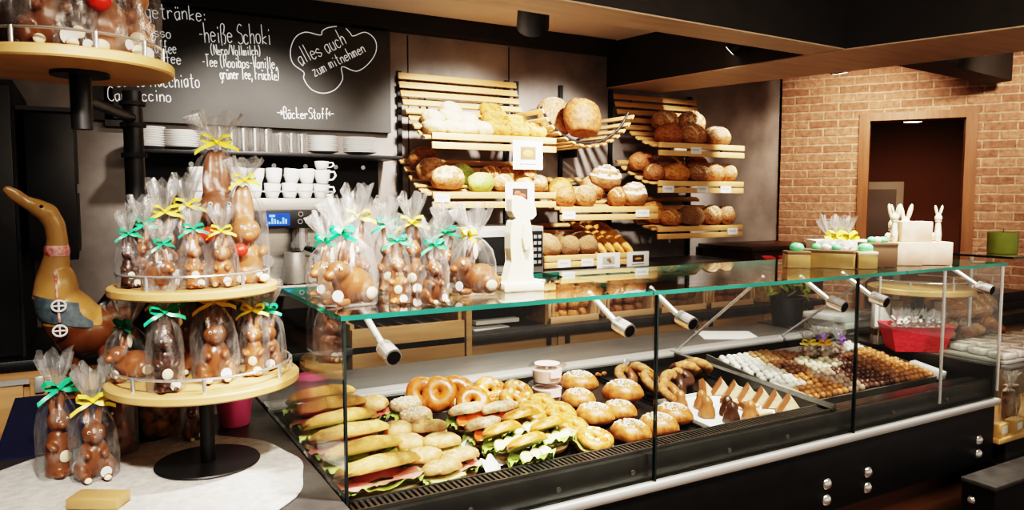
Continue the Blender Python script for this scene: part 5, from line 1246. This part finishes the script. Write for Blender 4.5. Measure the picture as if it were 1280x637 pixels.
# ------------------------------------------------------------------ right hand counter
t = thing('side_counter', 'glass topped side counter beyond the right end of the display case', 'counter', (0, 0, 0))
XA, XB = 3.30, 5.1
obj('body', MB().bx(XA, XB, 2.0, 2.93, 0, .86).bx(XA, XB, 1.63, 2.0, 0, .48), 'black', t)
obj('top_slab', MB().bx(XA, XB, 1.612, 2.95, .885, .90, .002), 'steeldk', t)
obj('niche_back', MB().bx(XA, XB, 1.99, 2.0, .48, .885), M('niche_grey', (.30, .27, .25), rough=.6), t)
obj('display_shelf', MB().bx(XA, XB, 1.64, 1.99, .565, .585, .002), 'lightwood', t)
glass_panel('front_pane', MB().bx(XA, XB, 1.614, 1.620, .50, .885), t, 'glassdk')
obj('light_strip', MB().bx(XA+.02, XB-.1, 1.95, 1.97, .868, .884), 'lampglow', t)
t = thing('glass_shelf', 'raised glass shelf with dark edge carrying the green candle at the right', 'shelf', (0, 0, 0))
n = MB().bx(3.62, 5.0, 1.78, 2.10, 1.325, 1.335); n.bm.faces.ensure_lookup_table()
for f in n.bm.faces:
    if abs(f.normal.z) < .5: f.material_index = 1
obj('pane', n, ['glass', 'glassdk'], t, smooth=False)
for x in (3.80, 4.4): obj('post', MB().cyl((x, 2.06, .90), (x, 2.06, 1.325), .010), 'alu', t)
t = thing('green_candle', 'short green candle on the raised glass shelf at the right edge', 'candle', (3.83, 1.935, 1.336))
obj('wax', MB().lathe([(.001, 0), (.062, 0), (.064, .004), (.064, .098), (.060, .102), (.02, .096), (.001, .096)], 40), 'greenwax', t)
obj('wick', MB().cyl((0, 0, .096), (.002, 0, .115), .002, n=8), 'eyeb', t)
# round stand on the side counter
t = thing('round_display_stand', 'single tier round wooden display stand with rail on the right hand side counter', 'display stand', (3.50, 2.13, .901))
obj('foot_disc', MB().lathe([(.001, 0), (.12, 0), (.12, .006), (.001, .007)], 48), 'black', t)
obj('pole', MB().cyl((0, 0, .005), (0, 0, .25), .018, n=24), 'black', t)
disc_parts(t, .235, .275, True, .028, (150, 395), (200, 250, 300, 350))
for i, (x, y, w, mt, lb) in enumerate([(3.30, 2.20, .07, 'paper', 'white and brown boxed gift standing left beneath the right round stand'), (3.42, 2.22, .08, 'gold', 'gold boxed gift beneath the middle of the right round stand'), (3.60, 2.10, .06, 'pastel', 'pale boxed gift standing right beneath the right round stand')]):
    t = thing('gift_box', lb, 'box', (x, y, .901), -.6)
    obj('box_body', MB().box((0, 0, .10), (w, .05, .20), None, .002), mt, t); obj('band', MB().box((0, 0, .06), (w+.003, .053, .03)), 'brownc', t)
# red basket with truffles
t = thing('red_basket', 'red rectangular basket filled with bagged truffles near the case end', 'basket', (3.305, 2.03, .902), -.62)
mb = MB()
for sgn, (w0, d0, w1, d1) in ((1, (.105, .06, .135, .085)),):
    rows = [[(-w0, -d0, 0), (w0, -d0, 0), (w0, d0, 0), (-w0, d0, 0)], [(-w1, -d1, .115), (w1, -d1, .115), (w1, d1, .115), (-w1, d1, .115)], [(-w1-.006, -d1-.006, .118), (w1+.006, -d1-.006, .118), (w1+.006, d1+.006, .118), (-w1-.006, d1+.006, .118)], [(-w1+.006, -d1+.006, .116), (w1-.006, -d1+.006, .116), (w1-.006, d1-.006, .116), (-w1+.006, d1-.006, .116)], [(-w0+.005, -d0+.005, .006), (w0-.005, -d0+.005, .006), (w0-.005, d0-.005, .006), (-w0+.005, d0-.005, .006)]]
    mb.quadgrid(rows, True, 0, True, True)
obj('basket_shell', mb, 'redbasket', t, smooth=False)
def sack_build():
    t = thing('truffle_bag', 'x', 'bag')
    m = MB(); q = random.Random(8)
    for i in range(9): m.ell((q.uniform(-.022, .022), q.uniform(-.018, .018), .016+.028*q.random()), (.014, .014, .013), None, 10, 7)
    obj('truffles', m, 't_gold', t).__setitem__('kind', 'stuff')
    obj('wrapper', bag_mesh(.040, .075, .125, 5), ['cello', 'cello_top'], t); obj('ribbon', bow(.075, .0085, .9, 2), 'rib_yellow', t)
    return t
MATS and K.update({'t_gold': MATS['t_gold'], 't_milk': MATS['t_milk']})
SK = Proto(sack_build); ca, sa = math.cos(-.62), math.sin(-.62)
for i, (u, v) in enumerate([(-.08, -.03), (-.02, -.035), (.045, -.03), (.095, -.02), (-.06, .035), (.0, .04), (.07, .04)]):
    SK.place('clear bag of pale truffles in the red basket, %s' % ['front left corner', 'front row second from left', 'front row third from left', 'front right corner', 'back row left', 'back row middle', 'back row right'][i], 'bag', (3.305+u*ca-v*sa, 2.03+u*sa+v*ca, .965), i*1.1, .95, None, mats={'ribbon': 'paper', 'truffles': 't_gold' if i % 2 else 't_milk'})
for i, (x, y, rb, lb) in enumerate([(2.80, 2.215, 'yellow', 'truffle bag with large yellow bow leftmost at the back of the praline tray'), (2.87, 2.19, 'orange', 'truffle bag with orange bow second in the back row of the praline tray'), (2.915, 2.25, 'violet', 'truffle bag with violet bow in the middle of the praline tray back row'), (2.985, 2.19, 'violet', 'truffle bag with violet bow at the glass seam of the praline tray'), (3.04, 2.24, 'violet', 'truffle bag with violet bow rightmost in the praline tray')]):
    SK.place(lb, 'bag', (x, y, pzz(y)+.004), i*.3-.4, 1.0, None, mats={'ribbon': 'rib_'+rb, 'truffles': 't_milk'})
# white boxes stack and flowers behind the case
for i, (dx, dy, z, lb) in enumerate([(0, 0, .901, 'lowest flat white box of the stack behind the praline tray'), (.01, -.01, .935, 'middle flat white box of the stack behind the praline tray'), (-.01, .01, .969, 'topmost white paper bag stack behind the praline tray')]):
    solid('white_box', MB().box((0, 0, .016), (.30, .24, .031), None, .004), 'paper', lb, 'box', (3.46+dx, 2.52+dy, z), (0, 0, -.15+.1*i))
solid('paper_sheet', MB().bx(-.14, .14, -.11, .11, 0, .003), 'paper', 'white paper sheet on the steel service top behind the divider', 'paper', (2.82, 2.72, .901), (0, 0, -.55))
t = thing('flower_pot', 'dark pot of red and violet flowers with yellowish leaves behind the case', 'flower pot', (3.36, 2.80, .901))
obj('pot', MB().lathe([(.001, 0), (.075, 0), (.092, .15), (.096, .155), (.085, .155), (.07, .02), (.001, .02)], 36), 'black', t)
q = random.Random(4); lf = MB(); fr = MB(); fv = MB()
for i in range(70):
    a = q.uniform(0, 6.28); r = .14*math.sqrt(q.random()); z = .17+.20*q.random(); p = (r*math.cos(a), r*math.sin(a), z)
    lf.ell(p, (.034, .009, .003), Euler((q.uniform(-1, 1), q.uniform(-1, 1), q.uniform(0, 6))), 8, 6)
for i in range(10):
    a = q.uniform(2, 4.5); r = .10*math.sqrt(q.random()); c = Vector((r*math.cos(a)-.03, r*math.sin(a), .30+.08*q.random()))
    for k in range(6): fr.ell(c+Vector((.018*math.cos(k*1.05), .018*math.sin(k*1.05), 0)), (.015, .015, .008), None, 8, 6)
for i in range(14):
    a = q.uniform(-1, 1); r = .11*math.sqrt(q.random()); fv.ell((r*math.cos(a)+.03, r*math.sin(a), .24+.12*q.random()), (.012, .008, .012), None, 8, 6)
o = obj('leaves', lf, 'leaf', t); o = obj('red_flowers', fr, 'flowerred', t); obj('violet_flowers', fv, 'flowerviolet', t)
# wicker basket of rolls on the back worktop
t = thing('wicker_basket', 'woven wicker basket of rolls at the right end of the back worktop', 'basket', (3.90, 3.48, .921))
obj('weave', MB().lathe([(.001, 0), (.11, 0), (.13, .06), (.145, .13), (.150, .135), (.145, .14), (.135, .13), (.12, .03), (.001, .02)], 40, fn=lambda r, z, th: (r*(1+.025*math.sin(24*th)*math.cos(z*220)), z)), 'wicker', t)
for i, (dx, dy, dz) in enumerate([(-.06, -.05, .10), (.05, -.05, .10), (0, .05, .10), (-.05, .0, .155), (.05, .01, .155), (0, -.05, .16)]):
    loaf('bread_roll', 'plain', 'b_seed', 'seeded roll heaped in the wicker basket, %s' % ['front left of the lower layer', 'front right of the lower layer', 'rear of the lower layer', 'left of the top layer', 'right of the top layer', 'front of the top layer'][i], 3.90+dx, 3.48+dy, .921+dz, .10, .09, .065, i, 0, 0, i % 3, None, 'crumb', 'bread roll')
# brown wooden counter in the corner
t = thing('corner_sideboard', 'dark brown wooden sideboard in the corner left of the brick wall', 'sideboard', (0, 0, 0))
obj('body', MB().bx(3.80, 4.52, 3.46, 3.92, .93, 1.25), M('dark_brown_wood', (.055, .022, .010), (.08, .034, .015), sc=5, rough=.4), t)
obj('top', MB().bx(3.77, 4.54, 3.43, 3.93, 1.25, 1.28, .004), MATS['dark_brown_wood'], t)
for x in (3.80, 4.15): obj('door', MB().bx(x+.01, x+.34, 3.445, 3.46, .95, 1.23, .003), MATS['dark_brown_wood'], t)
# pastries on the side counter
T = ' on the side counter'
for i, (x, y, z, w, rz, mt, lb) in enumerate([
 (3.62, 2.07, .94, .17, .5, 'b_gold', 'golden filled stick at the left front of the pastry heap'), (3.70, 2.14, .945, .17, .4, 'b_gold', 'golden filled stick second from the left of the pastry heap'), (3.74, 2.03, .94, .16, .5, 'b_brown', 'browner filled stick in the front middle of the pastry heap'), (3.80, 2.16, .955, .17, .4, 'b_gold', 'golden stick in the back middle of the pastry heap'), (3.83, 2.04, .945, .16, .5, 'b_gold', 'golden stick right of the front middle of the pastry heap'), (3.90, 2.14, .955, .17, .4, 'b_flour', 'floured stick at the right back of the pastry heap'), (3.93, 2.00, .95, .16, .5, 'b_brown', 'brown stick at the right front of the pastry heap'), (4.02, 2.08, .955, .17, .4, 'b_gold', 'golden stick near the right picture edge of the pastry heap'),
 (3.98, 2.24, .99, .22, .3, 'b_gold', 'pale yellow long pastry above the sticks'), (4.12, 2.22, 1.0, .22, .3, 'b_gold', 'second pale yellow long pastry above the sticks'), (4.10, 2.36, 1.035, .24, .3, 'b_gold', 'pale long loaf in the row behind the sticks'), (4.28, 2.30, 1.02, .24, .3, 'b_gold', 'golden long loaf in the row behind the sticks'), (4.32, 2.42, 1.08, .26, .3, 'b_gold', 'large golden loaf at the top right of the pastry steps'), (4.50, 2.46, 1.09, .26, .3, 'b_gold', 'large golden loaf beyond the top right one')]):
    loaf('pastry_stick' if i < 8 else 'long_loaf', 'slash' if i % 2 else 'plain', mt, lb+T, x, y, z, w*(.72 if i < 8 else 1), .07 if i < 8 else .11, .055 if i < 8 else .09, rz+(.55 if i < 8 else -1.0), 0, 0, i % 3, None, 'crumb', 'pastry')
t = thing('pastry_step', 'stepped dark riser under the long loaves on the side counter', 'riser', (0, 0, 0))
obj('step', MB().bx(3.86, 5.0, 2.19, 2.30, .901, .955).bx(4.0, 5.0, 2.30, 2.37, .901, .985).bx(4.1, 5.0, 2.37, 2.55, .901, 1.035), 'slate', t)
solid('red_napkin', MB().bx(0, .22, 0, .16, 0, .012), 'redbasket', 'folded red napkin on the steps behind the right round stand', 'napkin', (4.1, 2.40, 1.036), (0, 0, -.2))
t = thing('serving_board', 'pale board under the packed slices at the front of the side counter', 'board', (0, 0, 0))
obj('board', MB().bx(3.33, 4.3, 1.645, 1.93, .901, .915, .003), 'steel', t)
def pk_build():
    t = thing('packed_slice', 'x', 'packed cake')
    obj('cake_slice', MB().box((0, 0, .014), (.095, .07, .026), None, .006), 'pkg', t)
    m = MB().box((0, 0, .017), (.105, .08, .034), None, .008); obj('wrapper', m, 'cello', t); obj('label_strip', MB().box((.012, 0, .0352), (.03, .06, .001)), 'pastel', t)
    return t
PK = Proto(pk_build)
for j, y in enumerate((1.69, 1.785, 1.88)):
    for i in range(6):
        PK.place('film wrapped cake slice in the %s row of packed slices, %s from the case end' % (['front', 'middle', 'back'][j], ['first', 'second', 'third', 'fourth', 'fifth', 'sixth'][i]), 'packed cake', (3.39+i*.115+.02*j, y, .916), .15*(i % 3)-.1, 1)
# packed goods behind the front glass of the side counter
def pb_build():
    t = thing('truffle_pack', 'x', 'packed truffles')
    obj('contents', MB().box((0, 0, .07), (.07, .05, .14), None, .012), 'pkgbrown', t); obj('wrapper', bag_mesh(.046, .16, .21, 11, .75), ['cello', 'cello_top'], t); obj('label_card', MB().box((0, -.033, .06), (.045, .002, .05)), 'pastel', t)
    return t
PB_ = Proto(pb_build)
for i in range(6):
    PB_.place('clear pack of brown truffles behind the low front glass, %s from the left' % ['first', 'second', 'third', 'fourth', 'fifth', 'sixth'][i], 'packed truffles', (3.40+i*.12, 1.78+.05*(i % 2), .586), .2*(i % 3), 1)
for i in range(6):
    t = thing('small_carton', 'small pale wooden looking carton in front of the truffle packs, %s from the left' % ['first', 'second', 'third', 'fourth', 'fifth', 'sixth'][i], 'carton', (3.36+i*.12, 1.675, .586), .1)
    obj('carton_body', MB().box((0, 0, .028), (.08, .045, .056), None, .002), 'lightwood', t); obj('label', MB().box((0, -.0235, .03), (.05, .001, .03)), 'paper', t)
# gifts on the right end of the glass top
def gift(name, label, x, y, rz, d, mat, lid=None, tilt=0, z=ZT+.001, extra=None):
    t = thing(name, label, 'box', (x, y, z), rz); t.rotation_euler = (tilt, 0, rz)
    obj('box_body', MB().box((0, 0, d[2]/2), d, None, .002), mat, t)
    if lid: obj('box_lid', MB().box((0, 0, d[2]+.002), (d[0]+.003, d[1]+.003, .012), None, .002), lid, t)
    if extra: extra(t, d)
def eggs(t, d):
    for i in range(3): obj('foil_egg', MB().ell((-d[0]*.2+d[0]*.18*i, 0, d[2]+.016), (.018, .015, .014), None, 14, 10), 'greensugar' if i != 1 else 'paper', t)
def egg1(t, d): obj('foil_egg', MB().ell((0, 0, d[2]+.020), (.028, .022, .020), None, 16, 10), 'greensugar', t)
gift('gift_box', 'small dark gold box with green egg at the left of the gifts on the glass', 2.36, 1.93, -.6, (.085, .07, .055), 'gold', 'brownc', 0, extra=egg1)
gift('gift_box', 'long brown open box leaning with green egg on the glass', 2.46, 1.87, -1.1, (.20, .075, .06), 'gold', 'brownc', 0, extra=eggs)
gift('gift_box', 'small gold box with green foil in front of the dark lidded box', 2.555, 1.775, -.6, (.07, .06, .055), 'gold', 'pastel', 0, extra=egg1)
gift('gift_box', 'dark lidded box with green leaves on top on the glass', 2.665, 1.80, -.55, (.115, .09, .085), 'brownc', 'brownc', 0, extra=eggs)
gift('pastel_box', 'pale pastel printed box left of the lower pair on the glass', 2.82, 1.80, -.6, (.118, .10, .09), 'pastel', None)
gift('pastel_box', 'pale pastel printed box right of the lower pair on the glass', 2.94, 1.755, -.6, (.125, .10, .09), 'pastel', None)
gift('pastel_box', 'pastel printed box standing on top of the lower pair', 2.885, 1.80, -.6, (.118, .09, .08), 'pastel', None, z=ZT+.092)
gift('white_carton', 'flat white carton lying behind the gold gift boxes on the glass', 2.74, 2.02, -.6, (.24, .13, .09), 'paper', None)
def pick_build():
    t = thing('bunny_figure', 'x', 'bunny figure'); b = MB()
    b.loft([(0, 0, 0), (0, 0, .03), (0, 0, .075), (0, 0, .105)], [(.026, .016), (.030, .018), (.020, .014), (.013, .011)], 20); b.ell((0, -.002, .118), (.018, .015, .020))
    for s in (-1, 1): b.ell((s*.011, 0, .158), (.0075, .006, .030), E3(0, s*12, 0))
    b.ell((-.028, -.004, .022), (.016, .014, .022))
    obj('bunny_body', fuse(b, .0028, 3, .5), 'cream', t)
    obj('scarf', MB().lathe([(.0145, .098), (.0165, .102), (.0145, .107)], 20, capa=False, capb=False), 'pastel', t)
    return t
BF = Proto(pick_build)
for x, y, z, s, lb in [(2.805, 1.825, ZT+.092, .80, 'cream wooden bunny figure left of the upper pastel box'), (2.895, 1.885, ZT+.001, 1.30, 'cream bunny figure behind the upper pastel box, left of two'), (2.94, 1.865, ZT+.001, 1.30, 'cream bunny figure behind the upper pastel box, right of two'), (2.985, 1.755, ZT+.092, .78, 'cream wooden bunny figure right of the upper pastel box')]:
    BF.place(lb, 'bunny figure', (x, y, z), F(x, y), s, None)
for x, y, lb, s in [(2.56, 1.93, 'clear truffle bag with yellow bow on the glass top, left of two', 1.5), (2.625, 1.92, 'clear truffle bag with yellow bow on the glass top, right of two', 1.45)]:
    SK.place(lb, 'bag', (x, y, ZT+.001), 0, s, None, mats={'ribbon': 'rib_yellow', 'truffles': 't_milk'})
# tray ledge in front of the case
t = thing('tray_ledge', 'low dark stone topped ledge jutting out at the bottom right', 'ledge', (0, 0, 0))
obj('ledge_top', MB().bx(2.96, 5.2, 1.475, 1.608, .485, .505, .003), 'slate', t)
obj('ledge_body', MB().bx(2.975, 5.2, 1.485, 1.608, .0, .485), 'black', t)
obj('bolt', MB().lathe([(.001, -.010), (.010, -.008), (.016, 0)], 16, capb=True), 'chrome', t, (2.972, 1.57, .42), (0, PI/2, 0))

# ------------------------------------------------------------------ light
def spot(name, loc, tgt, e, ang, blend=.5, col=(1, .92, .83), r=.05):
    l = bpy.data.lights.new(name, 'SPOT'); l.energy = e; l.spot_size = math.radians(ang); l.spot_blend = blend; l.color = col; l.shadow_soft_size = r
    o = bpy.data.objects.new(name, l); COL.objects.link(o); o.location = loc
    o.rotation_euler = (Vector(tgt)-Vector(loc)).to_track_quat('-Z', 'Y').to_euler()
def area(name, loc, tgt, e, sx, sy, col=(1, .86, .7)):
    l = bpy.data.lights.new(name, 'AREA'); l.shape = 'RECTANGLE'; l.size = sx; l.size_y = sy; l.energy = e; l.color = col
    o = bpy.data.objects.new(name, l); COL.objects.link(o); o.location = loc
    o.rotation_euler = (Vector(tgt)-Vector(loc)).to_track_quat('-Z', 'Y').to_euler()
W1 = (1, .93, .85)
spot('rack_spot_left', (1.55, 2.75, 2.55), (1.85, 3.75, 1.75), 185, 62, .7, W1)
spot('rack_spot_middle', (2.45, 2.75, 2.55), (2.5, 3.75, 1.75), 165, 60, .7, W1)
spot('rack_spot_right', (3.75, 2.75, 2.55), (3.38, 3.75, 1.75), 270, 50, .7, W1)
spot('cup_spot', (.75, 2.75, 2.55), (.75, 3.75, 1.75), 120, 62, .8, W1)
spot('case_spot_left', (.85, 1.35, 2.55), (.85, 2.0, .85), 230, 56, .7, W1)
spot('case_spot_middle', (1.65, 1.35, 2.55), (1.6, 2.0, .85), 230, 56, .7, W1)
spot('case_spot_right', (2.75, 1.5, 2.55), (2.8, 2.0, .9), 185, 56, .7, W1)
spot('stand_spot', (.05, .55, 2.45), (.2, 2.1, 1.15), 155, 44, .8, W1)
spot('duck_fill', (-.3, 1.7, 2.55), (-.05, 3.0, 1.2), 24, 40, .8)  # fill light added to brighten the duck, no fixture belongs to it
spot('aisle_fill', (1.75, 2.85, 2.55), (1.75, 3.1, .9), 75, 85, .8, W1)  # added fill over the aisle, lifts the oak fronts and steel top
spot('hall_light', bw(.88, .42, 2.12), bw(.88, 1.9, .6), 45, 120, .9, (1, .75, .5))
spot('side_spot', (3.95, 1.45, 2.55), (3.85, 2.05, .95), 300, 60, .7, W1)
spot('brick_spot', (4.25, 2.75, 2.5), (4.85, 3.5, 1.9), 60, 95, .9, (1, .82, .66))
spot('brick_spot_right', (4.6, 1.9, 2.5), (5.25, 2.85, 1.9), 55, 95, .9, (1, .82, .66))
area('ceiling_wash', (1.6, .4, 2.5), (1.6, 1.6, .6), 45, 3.2, .5)
wd = bpy.data.worlds.new('world'); SC.world = wd; wd.use_nodes = True
bg = wd.node_tree.nodes['Background']; bg.inputs['Color'].default_value = (1, .88, .78, 1); bg.inputs['Strength'].default_value = .34
SC.view_settings.view_transform = 'Filmic'
SC.view_settings.look = 'Very High Contrast'
SC.view_settings.exposure = .48
SC.cycles.transparent_max_bounces = 40; SC.cycles.max_bounces = 8; SC.cycles.glossy_bounces = 4; SC.cycles.diffuse_bounces = 3
SC.cycles.sample_clamp_indirect = 4; SC.cycles.use_denoising = True; SC.cycles.caustics_reflective = False; SC.cycles.caustics_refractive = False
